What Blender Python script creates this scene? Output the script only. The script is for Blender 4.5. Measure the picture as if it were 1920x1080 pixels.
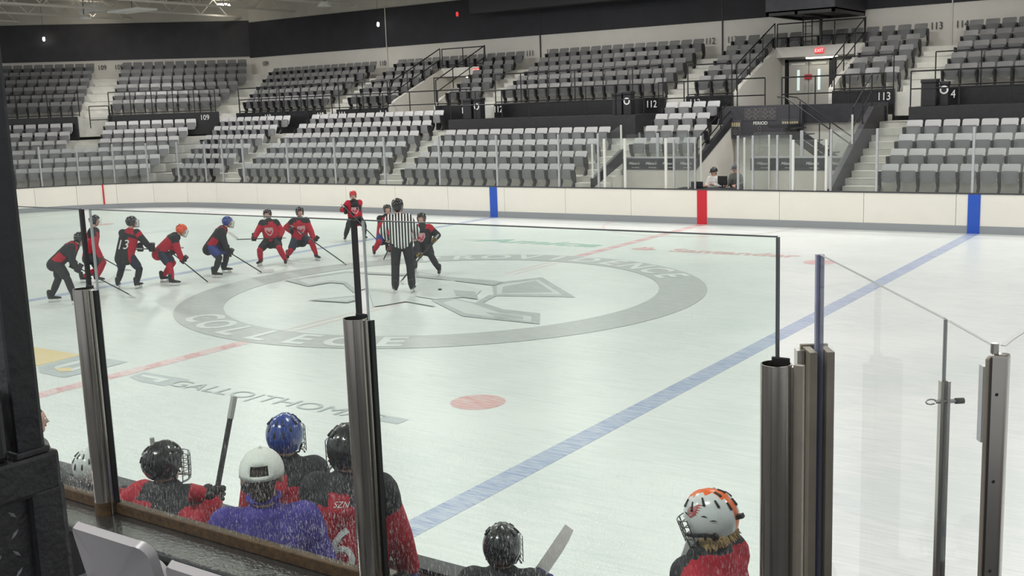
import bpy, bmesh, math, random
import numpy as np
from mathutils import Vector, Matrix
from mathutils.bvhtree import BVHTree
random.seed(7)
for o in list(bpy.data.objects): bpy.data.objects.remove(o, do_unlink=True)
SC = bpy.context.scene; COL = SC.collection
# ---------------------------------------------------------------- camera
YAW, PITCH, ROLL = (math.radians(a) for a in (34.74, -9.53, -2.06))
cam_d = bpy.data.cameras.new('camera'); cam = bpy.data.objects.new('camera', cam_d); COL.objects.link(cam)
fwd = Vector((-math.sin(YAW)*math.cos(PITCH), math.cos(YAW)*math.cos(PITCH), math.sin(PITCH)))
rgt = Vector((math.cos(YAW), math.sin(YAW), 0)); upv = rgt.cross(fwd)
r2 = math.cos(ROLL)*rgt + math.sin(ROLL)*upv; u2 = -math.sin(ROLL)*rgt + math.cos(ROLL)*upv
cam.matrix_world = Matrix(((r2.x,u2.x,-fwd.x,13.964),(r2.y,u2.y,-fwd.y,-17.627),(r2.z,u2.z,-fwd.z,3.778),(0,0,0,1)))
cam_d.sensor_width = 36; cam_d.lens = 2038/1920*36; cam_d.clip_start = .05; cam_d.clip_end = 300
SC.camera = cam
# ---------------------------------------------------------------- world, lamps, exposure
W = bpy.data.worlds.new('world'); SC.world = W; W.use_nodes = True
W.node_tree.nodes['Background'].inputs[0].default_value = (.93,.97,1,1)
W.node_tree.nodes['Background'].inputs[1].default_value = .55
vs = SC.view_settings; vs.view_transform = 'Standard'; vs.look = 'None'; vs.gamma = 1; vs.use_curve_mapping = False; vs.exposure = 0.05
LAMP_W = 200; STAND_FILL_W = 330
LAMPS = [(x, y) for x in (-24,-15.5,-7,1.5,10,18.5) for y in (-8.5,0,8.5)]
for i,(x,y) in enumerate(LAMPS):
    L = bpy.data.lights.new('ice_lamp_light', 'AREA'); L.shape = 'RECTANGLE'; L.size = 2.2; L.size_y = 1.0; L.energy = LAMP_W*((.66 if x<5 else .98) if y<0 else .92 if y==0 else 1); L.color = (1,.985,.955)
    o = bpy.data.objects.new('ice_lamp_light', L); COL.objects.link(o); o.location = (x,y,8.7)
STAND_FILL=[(x,y) for x in (-30,-22,-14,-6,2,10) for y in (15.5,-18)]  # fill lamps added over far and near stands to brighten camera-facing surfaces
for (x,y) in STAND_FILL:
    L = bpy.data.lights.new('stand_area_light', 'AREA'); L.shape = 'RECTANGLE'; L.size = 2.2; L.size_y = 1.0; L.energy = STAND_FILL_W if y>0 else STAND_FILL_W*1.3; L.color = (1,.985,.955)
    o = bpy.data.objects.new('stand_area_light', L); COL.objects.link(o); o.location = (x,y,8.7)
for (x,y) in [(-33,15),(-22,20),(-9,20),(4,20)]:
    L = bpy.data.lights.new('stand_area_light', 'AREA'); L.shape='DISK'; L.size=.6; L.energy=60; L.color=(1,.96,.9)
    o = bpy.data.objects.new('stand_area_light', L); COL.objects.link(o); o.location=(x,y,8.55)
# ---------------------------------------------------------------- helpers
def lin(c): return tuple(((v/255)/12.92 if v/255<=.04045 else ((v/255+.055)/1.055)**2.4) for v in c)
MATS = {}
def mat(name, rgb, rough=.6, metal=0, noise=0, nscale=8, bump=0, bscale=60, spec=.5, coat=0, emit=None, estr=0, noise2=None):
    if name in MATS: return MATS[name]
    m = bpy.data.materials.new(name); m.use_nodes = True; nt = m.node_tree; b = nt.nodes['Principled BSDF']
    c = lin(rgb)+(1,)
    b.inputs['Base Color'].default_value = c; b.inputs['Roughness'].default_value = rough; b.inputs['Metallic'].default_value = metal
    b.inputs['Specular IOR Level'].default_value = spec; b.inputs['Coat Weight'].default_value = coat
    if emit: b.inputs['Emission Color'].default_value = lin(emit)+(1,); b.inputs['Emission Strength'].default_value = estr
    tc = nt.nodes.new('ShaderNodeTexCoord')
    if noise:
        n = nt.nodes.new('ShaderNodeTexNoise'); n.inputs['Scale'].default_value = nscale; n.inputs['Detail'].default_value = 4
        nt.links.new(tc.outputs['Object'], n.inputs['Vector'])
        r = nt.nodes.new('ShaderNodeMapRange'); r.inputs[1].default_value=.3; r.inputs[2].default_value=.7; r.inputs[3].default_value=1-noise; r.inputs[4].default_value=1+noise*.4
        nt.links.new(n.outputs['Fac'], r.inputs[0])
        mx = nt.nodes.new('ShaderNodeMix'); mx.data_type='RGBA'; mx.blend_type='MULTIPLY'; mx.inputs[0].default_value=1
        mx.inputs[6].default_value = c; nt.links.new(r.outputs[0], mx.inputs[7]); nt.links.new(mx.outputs[2], b.inputs['Base Color'])
    if bump:
        n = nt.nodes.new('ShaderNodeTexNoise'); n.inputs['Scale'].default_value = bscale; n.inputs['Detail'].default_value = 3
        nt.links.new(tc.outputs['Object'], n.inputs['Vector'])
        bp = nt.nodes.new('ShaderNodeBump'); bp.inputs['Strength'].default_value = bump; bp.inputs['Distance'].default_value=.01
        nt.links.new(n.outputs['Fac'], bp.inputs['Height']); nt.links.new(bp.outputs['Normal'], b.inputs['Normal'])
    MATS[name] = m; return m
def glass_mat(name, tint, ior=1.45, scratch=0, haze=0, refl=1.0):
    if name in MATS: return MATS[name]
    m = bpy.data.materials.new(name); m.use_nodes = True; nt = m.node_tree; N = nt.nodes; Lk = nt.links
    N.remove(N['Principled BSDF']); out = N['Material Output']
    tr = N.new('ShaderNodeBsdfTransparent'); tr.inputs[0].default_value = tint+(1,)
    gl = N.new('ShaderNodeBsdfGlossy'); gl.inputs['Roughness'].default_value = .02
    fr = N.new('ShaderNodeFresnel'); fr.inputs[0].default_value = ior
    ge = N.new('ShaderNodeNewGeometry')
    inv = N.new('ShaderNodeMath'); inv.operation='SUBTRACT'; inv.inputs[0].default_value=1; Lk.new(ge.outputs['Backfacing'], inv.inputs[1])
    mul = N.new('ShaderNodeMath'); mul.operation='MULTIPLY'; Lk.new(fr.outputs[0], mul.inputs[0]); Lk.new(inv.outputs[0], mul.inputs[1])
    mul2 = N.new('ShaderNodeMath'); mul2.operation='MULTIPLY'; mul2.inputs[1].default_value=refl; Lk.new(mul.outputs[0], mul2.inputs[0])
    mx = N.new('ShaderNodeMixShader'); Lk.new(mul2.outputs[0], mx.inputs[0]); Lk.new(tr.outputs[0], mx.inputs[1]); Lk.new(gl.outputs[0], mx.inputs[2])
    last = mx
    if scratch or haze:
        tc = N.new('ShaderNodeTexCoord'); di = N.new('ShaderNodeBsdfDiffuse'); di.inputs[0].default_value=(.95,.96,.96,1)
        fac = None
        for (sc, lo, hi, amt, rot) in ((1.0,.58,.72,scratch,.35),(1.6,.60,.72,scratch*.9,.6),(.8,.60,.70,scratch*.6,-.8)):
            mp = N.new('ShaderNodeMapping'); mp.inputs['Scale'].default_value=(210*sc,210*sc,42*sc); mp.inputs['Rotation'].default_value=(rot,rot*.3,0)
            no = N.new('ShaderNodeTexNoise'); no.inputs['Scale'].default_value=1; no.inputs['Detail'].default_value=2; no.inputs['Distortion'].default_value=.6
            Lk.new(tc.outputs['Object'], mp.inputs[0]); Lk.new(mp.outputs[0], no.inputs['Vector'])
            mr = N.new('ShaderNodeMapRange'); mr.inputs[1].default_value=lo; mr.inputs[2].default_value=hi; mr.inputs[3].default_value=0; mr.inputs[4].default_value=amt
            Lk.new(no.outputs['Fac'], mr.inputs[0])
            if fac is None: fac = mr
            else:
                ad = N.new('ShaderNodeMath'); ad.operation='ADD'; Lk.new(fac.outputs[0], ad.inputs[0]); Lk.new(mr.outputs[0], ad.inputs[1]); fac = ad
        no = N.new('ShaderNodeTexNoise'); no.inputs['Scale'].default_value=2.2; Lk.new(tc.outputs['Object'], no.inputs['Vector'])
        mr = N.new('ShaderNodeMapRange'); mr.inputs[1].default_value=.35; mr.inputs[2].default_value=.65; mr.inputs[3].default_value=.25; mr.inputs[4].default_value=1
        Lk.new(no.outputs['Fac'], mr.inputs[0])
        # wear: pucks and sticks scuff the lower half of the pane most
        sp = N.new('ShaderNodeSeparateXYZ'); Lk.new(tc.outputs['Object'], sp.inputs[0])
        mz = N.new('ShaderNodeMapRange'); mz.inputs[1].default_value=.1; mz.inputs[2].default_value=.75; mz.inputs[3].default_value=1; mz.inputs[4].default_value=.05
        Lk.new(sp.outputs['Z'], mz.inputs[0])
        m1 = N.new('ShaderNodeMath'); m1.operation='MULTIPLY'; Lk.new(mr.outputs[0], m1.inputs[0]); Lk.new(mz.outputs[0], m1.inputs[1])
        m2 = N.new('ShaderNodeMath'); m2.operation='MULTIPLY'; Lk.new(fac.outputs[0], m2.inputs[0]); Lk.new(m1.outputs[0], m2.inputs[1])
        m3 = N.new('ShaderNodeMath'); m3.operation='ADD'; Lk.new(m2.outputs[0], m3.inputs[0]); m3.inputs[1].default_value=haze
        m4 = N.new('ShaderNodeMath'); m4.operation='MULTIPLY'; Lk.new(m3.outputs[0], m4.inputs[0]); Lk.new(inv.outputs[0], m4.inputs[1])
        mx2 = N.new('ShaderNodeMixShader'); Lk.new(m4.outputs[0], mx2.inputs[0]); Lk.new(mx.outputs[0], mx2.inputs[1]); Lk.new(di.outputs[0], mx2.inputs[2]); last = mx2
    Lk.new(last.outputs[0], out.inputs[0]); MATS[name] = m; return m

class MB:
    def __init__(s): s.v=[]; s.f=[]; s.m=[]
    def add(s, v, f, mi=0):
        n=len(s.v); s.v+= [tuple(p) for p in v]; s.f += [tuple(i+n for i in q) for q in f]; s.m += [mi]*len(f); return s
    def box(s,x0,x1,y0,y1,z0,z1,mi=0,M=None):
        v=[Vector((x,y,z)) for z in (z0,z1) for y in (y0,y1) for x in (x0,x1)]
        if M: v=[M@p for p in v]
        return s.add(v,[(0,2,3,1),(4,5,7,6),(0,1,5,4),(2,6,7,3),(0,4,6,2),(1,3,7,5)],mi)
    def bbox(s,x0,x1,y0,y1,z0,z1,b=.01,mi=0,M=None):     # box with chamfered vertical+horizontal edges
        bm=bmesh.new(); bmesh.ops.create_cube(bm,size=1,matrix=Matrix.Translation(((x0+x1)/2,(y0+y1)/2,(z0+z1)/2))@Matrix.Diagonal((x1-x0,y1-y0,z1-z0,1)))
        bmesh.ops.bevel(bm,geom=bm.edges[:],offset=b,segments=2,affect='EDGES',profile=.6)
        bm.verts.index_update(); v=[(M@x.co if M else x.co) for x in bm.verts]; f=[[q.index for q in p.verts] for p in bm.faces]; bm.free()
        return s.add(v,f,mi)
    def cyl(s,a,b,r0,r1=None,n=10,mi=0,cap=True):
        a=Vector(a); b=Vector(b); r1=r0 if r1 is None else r1; d=(b-a).normalized()
        u=d.orthogonal().normalized(); w=d.cross(u)
        v=[]; 
        for c,r in ((a,r0),(b,r1)): v+=[c+(u*math.cos(2*math.pi*i/n)+w*math.sin(2*math.pi*i/n))*r for i in range(n)]
        f=[(i,(i+1)%n,n+(i+1)%n,n+i) for i in range(n)]
        if cap: f+=[tuple(range(n))[::-1],tuple(range(n,2*n))]
        return s.add(v,f,mi)
    def tube(s,pts,r,n=8,mi=0,closed=False):
        P=[Vector(p) for p in pts]; k=len(P); v=[]; u=None
        for i in range(k):
            if closed: d=(P[(i+1)%k]-P[i-1]).normalized()
            else: d=(P[min(i+1,k-1)]-P[max(i-1,0)]).normalized()
            if u is None: u=d.orthogonal().normalized()
            u=(u-d*u.dot(d)).normalized(); w=d.cross(u); rr=r[i] if isinstance(r,(list,tuple)) else r
            v+=[P[i]+(u*math.cos(2*math.pi*j/n)+w*math.sin(2*math.pi*j/n))*rr for j in range(n)]
        f=[]
        for i in range(k if closed else k-1):
            a=i*n; b=((i+1)%k)*n
            f+=[(a+j,a+(j+1)%n,b+(j+1)%n,b+j) for j in range(n)]
        if not closed: f+=[tuple(range(n))[::-1],tuple(range((k-1)*n,k*n))]
        return s.add(v,f,mi)
    def capsule(s,a,b,r0,r1,n=10,mi=0):
        a=Vector(a); b=Vector(b); d=(b-a)
        if d.length<1e-5: d=Vector((0,0,1))*1e-3; b=a+d
        d=d.normalized(); u=d.orthogonal().normalized(); w=d.cross(u); v=[a-d*r0]
        rings=[(a,r0,t) for t in (-60,-30,0)]+[(b,r1,t) for t in (0,30,60)]
        for c,r,t in rings:
            t=math.radians(t); q=c+d*(math.sin(t)*r); k=math.cos(t)*r
            v+=[q+(u*math.cos(2*math.pi*j/n)+w*math.sin(2*math.pi*j/n))*k for j in range(n)]
        v.append(b+d*r1); f=[(0,1+(j+1)%n,1+j) for j in range(n)]
        for i in range(5):
            p=1+i*n; q=p+n; f+=[(p+j,p+(j+1)%n,q+(j+1)%n,q+j) for j in range(n)]
        p=1+5*n; f+=[(p+j,p+(j+1)%n,len(v)-1) for j in range(n)]
        return s.add(v,f,mi)
    def prism(s,poly,axis,a,b,mi=0):      # poly 2-D in the two other axes (x: y,z  y: x,z  z: x,y)
        n=len(poly); mk={'x':lambda p,t:(t,p[0],p[1]),'y':lambda p,t:(p[0],t,p[1]),'z':lambda p,t:(p[0],p[1],t)}[axis]
        v=[mk(p,a) for p in poly]+[mk(p,b) for p in poly]
        f=[(i,(i+1)%n,n+(i+1)%n,n+i) for i in range(n)]+[tuple(range(n))[::-1],tuple(range(n,2*n))]
        return s.add(v,f,mi)
    def xf(s,M): s.v=[tuple(M@Vector(p)) for p in s.v]; return s
    def mesh(s,name,mats,smooth=False):
        me=bpy.data.meshes.new(name); me.from_pydata(s.v,[],s.f)
        for m in (mats if isinstance(mats,(list,tuple)) else [mats]): me.materials.append(m)
        me.polygons.foreach_set('material_index',s.m)
        bm=bmesh.new(); bm.from_mesh(me); bmesh.ops.recalc_face_normals(bm,faces=bm.faces); bm.to_mesh(me); bm.free()
        if smooth: me.polygons.foreach_set('use_smooth',[True]*len(me.polygons)); me.set_sharp_from_angle(angle=math.radians(40))
        return me
    def build(s,name,mats,parent=None,smooth=False,loc=None):
        return link(name,s.mesh(name,mats,smooth),parent,loc)
def link(name,me,parent=None,loc=None):
    o=bpy.data.objects.new(name,me); COL.objects.link(o)
    if parent: o.parent=parent
    if loc: o.location=loc
    return o
def tag(o,label,cat,group=None):
    o['label']=label; o['category']=cat
    if group: o['group']=group
    return o
def thing(name,label,cat,loc=(0,0,0),rz=0,group=None):
    o=bpy.data.objects.new(name,None); COL.objects.link(o); o.location=loc; o.rotation_euler=(0,0,rz); o.empty_display_size=.1
    return tag(o,label,cat,group)
def struct(o): o['kind']='structure'; return o
def sroot(name,label=None):
    o=bpy.data.objects.new(name,None); COL.objects.link(o); o['kind']='structure'
    if label: o['label']=label
    return o
def text_mesh(body,size,ext=0,align='CENTER',spacing=1.0,shear=0,bold=0):
    c=bpy.data.curves.new('t','FONT'); c.body=body; c.size=size; c.extrude=ext; c.align_x=align; c.align_y='CENTER'; c.space_character=spacing; c.shear=shear; c.resolution_u=4; c.offset=bold
    o=bpy.data.objects.new('t',c); me=bpy.data.meshes.new_from_object(o); bpy.data.objects.remove(o); bpy.data.curves.remove(c); return me
def text(name,body,size,m,parent,M,ext=.004,align='CENTER',spacing=1,shear=0,bold=0):
    me=text_mesh(body,size,ext,align,spacing,shear,bold); me.transform(M); me.materials.clear(); me.materials.append(m); return link(name,me,parent)
def face_M(loc,n,up=(0,0,1),sx=1,sy=1):     # local x right, y up, z = n
    n=Vector(n).normalized(); up=Vector(up); x=up.cross(n).normalized(); y=n.cross(x)
    return Matrix(((x.x*sx,y.x*sy,n.x,loc[0]),(x.y*sx,y.y*sy,n.y,loc[1]),(x.z*sx,y.z*sy,n.z,loc[2]),(0,0,0,1)))
# ---------------------------------------------------------------- materials
M_ICEW=None
def ice_material():
    m=bpy.data.materials.new('ice'); m.use_nodes=True; nt=m.node_tree; N=nt.nodes; L=nt.links; b=N['Principled BSDF']
    tc=N.new('ShaderNodeTexCoord')
    n1=N.new('ShaderNodeTexNoise'); n1.inputs['Scale'].default_value=.35; n1.inputs['Detail'].default_value=6; L.new(tc.outputs['Object'],n1.inputs['Vector'])
    mp=N.new('ShaderNodeMapping'); mp.inputs['Scale'].default_value=(1.2,14,1); mp.inputs['Rotation'].default_value=(0,0,.5); L.new(tc.outputs['Object'],mp.inputs[0])
    n2=N.new('ShaderNodeTexNoise'); n2.inputs['Scale'].default_value=1.5; n2.inputs['Detail'].default_value=5; n2.inputs['Distortion'].default_value=1.2; L.new(mp.outputs[0],n2.inputs['Vector'])
    mx=N.new('ShaderNodeMath'); mx.operation='ADD'; L.new(n1.outputs['Fac'],mx.inputs[0]); L.new(n2.outputs['Fac'],mx.inputs[1])
    cr=N.new('ShaderNodeValToRGB'); cr.color_ramp.elements[0].position=.7; cr.color_ramp.elements[0].color=lin((213,220,219))+(1,); cr.color_ramp.elements[1].position=1.25; cr.color_ramp.elements[1].color=lin((231,234,233))+(1,)
    mr=N.new('ShaderNodeMapRange'); mr.inputs[1].default_value=.5; mr.inputs[2].default_value=1.5; L.new(mx.outputs[0],mr.inputs[0])
    cr.color_ramp.elements[0].position=.3; cr.color_ramp.elements[1].position=.65
    L.new(mr.outputs[0],cr.inputs[0]); L.new(cr.outputs[0],b.inputs['Base Color'])
    b.inputs['Roughness'].default_value=.33; b.inputs['Specular IOR Level'].default_value=.35
    bp=N.new('ShaderNodeBump'); bp.inputs['Strength'].default_value=.12; bp.inputs['Distance'].default_value=.01; L.new(n2.outputs['Fac'],bp.inputs['Height']); L.new(bp.outputs[0],b.inputs['Normal'])
    return m
def paint(name,rgb,wear=.35):     # paint under the ice: colour broken up by skate scratches
    if name in MATS: return MATS[name]
    m=bpy.data.materials.new(name); m.use_nodes=True; nt=m.node_tree; N=nt.nodes; L=nt.links; b=N['Principled BSDF']
    tc=N.new('ShaderNodeTexCoord'); mp=N.new('ShaderNodeMapping'); mp.inputs['Scale'].default_value=(2,22,1); mp.inputs['Rotation'].default_value=(0,0,.7); L.new(tc.outputs['Object'],mp.inputs[0])
    n=N.new('ShaderNodeTexNoise'); n.inputs['Scale'].default_value=1.3; n.inputs['Detail'].default_value=6; n.inputs['Distortion'].default_value=1.5; L.new(mp.outputs[0],n.inputs['Vector'])
    mr=N.new('ShaderNodeMapRange'); mr.inputs[1].default_value=.36; mr.inputs[2].default_value=.6; mr.inputs[3].default_value=0; mr.inputs[4].default_value=wear; L.new(n.outputs['Fac'],mr.inputs[0])
    mx=N.new('ShaderNodeMix'); mx.data_type='RGBA'; L.new(mr.outputs[0],mx.inputs[0]); mx.inputs[6].default_value=lin(rgb)+(1,); mx.inputs[7].default_value=lin((232,236,236))+(1,)
    L.new(mx.outputs[2],b.inputs['Base Color']); b.inputs['Roughness'].default_value=.33; b.inputs['Specular IOR Level'].default_value=.35
    MATS[name]=m; return m
ICE=ice_material()
P_RED=paint('paint_red',(226,178,182),.6); P_REDD=paint('paint_red_dark',(216,142,150),.55); P_BLUE=paint('paint_blue',(142,158,198),.5); P_GREY=paint('paint_grey',(178,182,182),.3)
P_SPOT=paint('paint_spot',(214,152,152),.5)
P_LGREY=paint('paint_light_grey',(164,170,171),.35); P_FILL=paint('paint_pale_fill',(206,211,210),.3); P_WHITE=paint('paint_white',(224,228,228),.2); P_GREEN=paint('paint_green',(150,196,178),.3); P_GOLD=paint('paint_gold',(234,208,150),.3); P_SLATE=paint('paint_slate',(176,186,190),.3); P_PINK=paint('paint_pink',(232,200,200),.4)
CONC=mat('concrete_painted',(196,195,188),.75,noise=.1,nscale=3)
WHITEW=mat('white_wall',(206,203,196),.7,noise=.04,nscale=1.5); BLACKW=mat('black_block_wall',(42,42,48),.75,noise=.25,nscale=1.2,bump=.2,bscale=12)
BLACKP=mat('black_gloss_paint',(30,30,33),.28,noise=.3,nscale=6,bump=.25,bscale=30); DARK=mat('dark_wall_paint',(42,42,48),.5,noise=.3,nscale=4)
CEIL=mat('ceiling_paint',(186,182,172),.8,noise=.08,nscale=2); STEEL_P=mat('truss_paint',(208,204,196),.6)
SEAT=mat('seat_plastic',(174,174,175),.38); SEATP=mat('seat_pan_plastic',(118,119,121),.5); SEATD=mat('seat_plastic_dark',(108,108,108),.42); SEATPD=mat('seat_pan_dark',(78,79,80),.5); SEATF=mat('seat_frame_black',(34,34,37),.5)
RAILM=mat('rail_black',(24,24,26),.4); BOARD=mat('board_plastic',(240,236,226),.35,noise=.02,nscale=2); KICK=mat('kickplate_grey',(150,154,158),.4); CAPM=mat('board_cap',(62,62,66),.45)
B_RED=mat('board_red',(205,32,48),.4); B_BLUE=mat('board_blue',(38,86,190),.4); ALU=mat('aluminium',(196,197,200),.35,metal=.6,noise=.08); WHITEP=mat('white_post',(225,225,220),.4)
STAINLESS=mat('stainless',(182,177,170),.2,metal=1,noise=.12,nscale=5); BRONZE=mat('bronze_channel',(150,142,130),.45,metal=.5,noise=.15)
RUST=mat('rusty_strip',(74,55,32),.6,noise=.5,nscale=30,bump=.3); RUBBER=mat('black_gasket',(22,22,24),.5)
GLASSF=glass_mat('far_glass',(.955,.97,.965),haze=.035); GLASSN=glass_mat('bench_glass',(.925,.962,.942),scratch=.6,haze=.014,refl=.5); GLASSR=glass_mat('end_glass',(.995,.995,.995),haze=.02,refl=.5)
EDGE=mat('glass_edge',(72,76,78),.3); EDGEL=mat('glass_edge_pale',(158,160,160),.3); EDGEB=mat('glass_edge_violet',(128,132,160),.3,noise=.05)
LED=mat('lamp_glow',(255,250,240),.5,emit=(255,248,235),estr=9); EXITM=mat('exit_red',(200,60,60),.5,emit=(255,70,70),estr=.7); TUBE=mat('tube_glow',(255,250,230),.5,emit=(255,250,228),estr=5)
NUMW=mat('number_white',(232,232,230),.5); NUMK=mat('number_black',(52,52,54),.6)

# ================================================================ RINK
HL, HW, CR = 30.48, 12.8, 8.53
def outline(off=0,seg=2.44):      # anticlockwise from (HL-CR,-HW)... returns list of runs of points
    pts=[]
    def arc(cx,cy,a0,n=8):
        return [(cx+(CR+off)*math.cos(math.radians(a0+90*i/n)),cy+(CR+off)*math.sin(math.radians(a0+90*i/n))) for i in range(n+1)]
    xs=HL-CR; ys=HW-CR
    n=18; runs=[]
    far=[(xs-2*xs*i/n,HW+off) for i in range(n+1)]; runs.append(far)
    runs.append(arc(-xs,ys,90)); runs.append([(-HL-off,ys-2*ys*i/4) for i in range(5)]); runs.append(arc(-xs,-ys,180))
    runs.append([(-xs+2*xs*i/n,-HW-off) for i in range(n+1)]); runs.append(arc(xs,-ys,270)); runs.append([(HL+off,-ys+2*ys*i/4) for i in range(5)]); runs.append(arc(xs,ys,0))
    return runs
ice=sroot('floor','white ice sheet of the hockey rink')
loop=[p for r in outline(.02) for p in r[:-1]]
MB().add([(x,y,0) for x,y in loop],[tuple(range(len(loop)))]).build('ice_surface',ICE,ice)
def flat(name,polys,m,z,parent=ice):
    mb=MB()
    for p in polys: mb.add([(x,y,z) for x,y in p],[tuple(range(len(p)))])
    return mb.build(name,m,parent)
def ring(cx,cy,r0,r1,a0=0,a1=360,n=72):
    P=[]
    for i in range(n):
        a=math.radians(a0+(a1-a0)*i/n); b=math.radians(a0+(a1-a0)*(i+1)/n)
        P.append([(cx+r0*math.cos(a),cy+r0*math.sin(a)),(cx+r1*math.cos(a),cy+r1*math.sin(a)),(cx+r1*math.cos(b),cy+r1*math.sin(b)),(cx+r0*math.cos(b),cy+r0*math.sin(b))])
    return P
def disc(cx,cy,r,n=32): return [[(cx+r*math.cos(2*math.pi*i/n),cy+r*math.sin(2*math.pi*i/n)) for i in range(n)]]
rect=lambda x0,x1,y0,y1:[(x0,y0),(x1,y0),(x1,y1),(x0,y1)]
for bx in (-7.77,7.77): flat('blue_line',[rect(bx-.15,bx+.15,-HW,HW)],P_BLUE,.002)
flat('centre_line',[rect(-.15,.15,5.4,HW),rect(-.15,.15,-HW,-5.4)],P_RED,.002)
flat('centre_line_outline',[rect(-.15,-.10,-4.5,-1.4),rect(.10,.15,-4.5,-1.4),rect(-.15,-.10,2.4,4.5),rect(.10,.15,2.4,4.5)],P_PINK,.002)
blk=[]
for s in (1,-1):
    y=5.6
    while y<12.6: blk.append([(-.10,s*y),(.10,s*(y+.12)),(.10,s*(y+.42)),(-.10,s*(y+.3))][::s]); y+=.75
flat('centre_line_blocks',blk,P_REDD,.004)
for x in (-27.13,27.13): flat('goal_line',[rect(x-.04,x+.04,-11.1,11.1)],P_REDD,.002)
for x in (-5.77,5.77):
    for y in (-6.68,6.53): flat('faceoff_spot',disc(x,y,.36),P_SPOT,.002)
for x in (-21,21):
    for y in (-6.7,6.7):
        flat('end_zone_circle',ring(x,y,4.52,4.57),P_RED,.002); flat('faceoff_spot',disc(x,y,.30),P_SPOT,.003)
flat('referee_crease',ring(0,HW,2.99,3.04,180,360,40),P_RED,.003)
flat('centre_ring',ring(0,0,4.47,5.43,n=120),P_GREY,.005)
def arc_text(body,r,a_mid,a_step,size,inward):
    mb=[]; n=len(body); me_all=[]
    for i,ch in enumerate(body):
        if inward: a=a_mid+(i-(n-1)/2)*a_step; rot=math.radians(a+90)
        else: a=a_mid-(i-(n-1)/2)*a_step; rot=math.radians(a-90)
        me=text_mesh(ch,size,bold=.025); a=math.radians(a); me.transform(Matrix.Translation((r*math.cos(a),r*math.sin(a),.008))@Matrix.Rotation(rot,4,'Z')); me_all.append(me)
    v=MB()
    for me in me_all: v.add([p.co for p in me.vertices],[list(p.vertices) for p in me.polygons])
    return v
arc_text('PROVIDENCE',4.95,88.5,9.6,.98,False).build('ring_lettering',P_WHITE,ice)
arc_text('COLLEGE',4.95,269,9.6,.98,True).build('ring_lettering',P_WHITE,ice)
EMB=[
 (0,[[0.54, 1.0], [0.52, 1.43], [0.97, 2.29], [2.97, 0.41], [2.7, 0.35], [1.36, -0.11]]),
 (1,[[0.69, 0.95], [0.71, 1.22], [1.07, 1.98], [2.57, 0.56], [1.29, 0.1]]),
 (0,[[0.89, 0.9], [1.1, 1.84], [2.24, 0.73], [1.32, 0.23]]),
 (0,[[0.49, -1.03], [2.07, -2.1], [3.76, -2.11], [3.23, -1.28], [2.37, -1.23], [1.61, -0.82], [1.4, -0.05], [1.21, -0.06], [1.47, -0.89], [0.48, -0.56]]),
 (1,[[0.86, -1.15], [1.97, -1.87], [3.51, -2.0], [3.25, -1.59], [2.53, -1.56], [1.46, -0.98], [0.88, -0.77]]),
 (0,[[2.21, -1.6], [3.11, -1.65], [3.27, -1.89], [2.75, -1.97]]),
 (0,[[-1.93, 1.44], [-1.17, 1.51], [0.24, 1.47], [0.53, 1.41], [0.63, 0.93], [-0.98, 1.16], [-1.73, 1.19]]),
 (1,[[-1.22, 1.06], [-0.58, 1.09], [0.73, 0.34], [1.05, -0.32], [0.5, -0.93], [-0.09, -0.8], [-0.97, 0.27]]),
 (0,[[0.17, 0.11], [0.72, 0.13], [1.32, -0.58], [0.69, -0.47]]),
 (0,[[-4.34, -0.36], [-3.91, 1.23], [-2.29, 1.49], [-2.07, 1.24], [-3.68, 1.04], [-4.02, -0.23], [-3.34, -0.59], [-3.27, 0.03], [-2.78, 0.02], [-1.69, -0.79], [-1.66, -0.97], [-2.67, -0.19], [-3.07, -0.19], [-3.18, -0.77]]),
 (1,[[-4.02, -0.23], [-3.68, 1.04], [-3.15, 1.06], [-1.74, -0.42], [-1.69, -0.79], [-2.78, 0.02], [-3.27, 0.03], [-3.34, -0.59]]),
 (0,[[-1.9, -2.08], [-1.35, -1.25], [-0.92, -1.57], [-0.91, -1.95]]),
 (1,[[-1.72, -2.02], [-1.25, -1.43], [-1.02, -1.61], [-1.03, -1.86]]),
 (1,[[-1.74, -0.42], [-0.89, -0.64], [0.13, -0.94], [0.71, -1.21], [1.01, -1.58], [0.12, -1.38], [0.0, -1.86], [-0.11, -2.07]]),
]
GOLD=[
 (P_GOLD,[[-4.78, -7.35], [-1.78, -7.35], [-1.73, -8.16], [-2.29, -8.57], [-3.63, -8.34]]),
 (P_SLATE,[[-1.65, -8.21], [-1.74, -7.33], [-0.61, -7.33], [-0.59, -7.6], [-0.59, -8.09], [-0.6, -8.45], [-1.26, -8.43]]),
 (P_WHITE,[[-1.41, -8.09], [-1.44, -7.54], [-1.28, -7.6], [-1.26, -8.15]]),
 (P_WHITE,[[-1.02, -8.13], [-1.06, -7.7], [-0.92, -7.76], [-0.87, -8.15]]),
 (P_GOLD,[[-1.29, -8.17], [-1.1, -7.99], [-0.87, -8.15], [-1.0, -8.25]]),
]
GICON= [[0.29, -7.96], [0.23, -7.65], [1.28, -7.64], [1.22, -8.07], [0.69, -8.06]]
GCUT= [[[0.35, -7.76], [0.96, -7.76], [0.95, -7.86], [0.4, -7.85]], [[0.81, -7.95], [0.86, -7.76], [0.99, -7.78], [0.98, -7.99]]]

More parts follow.
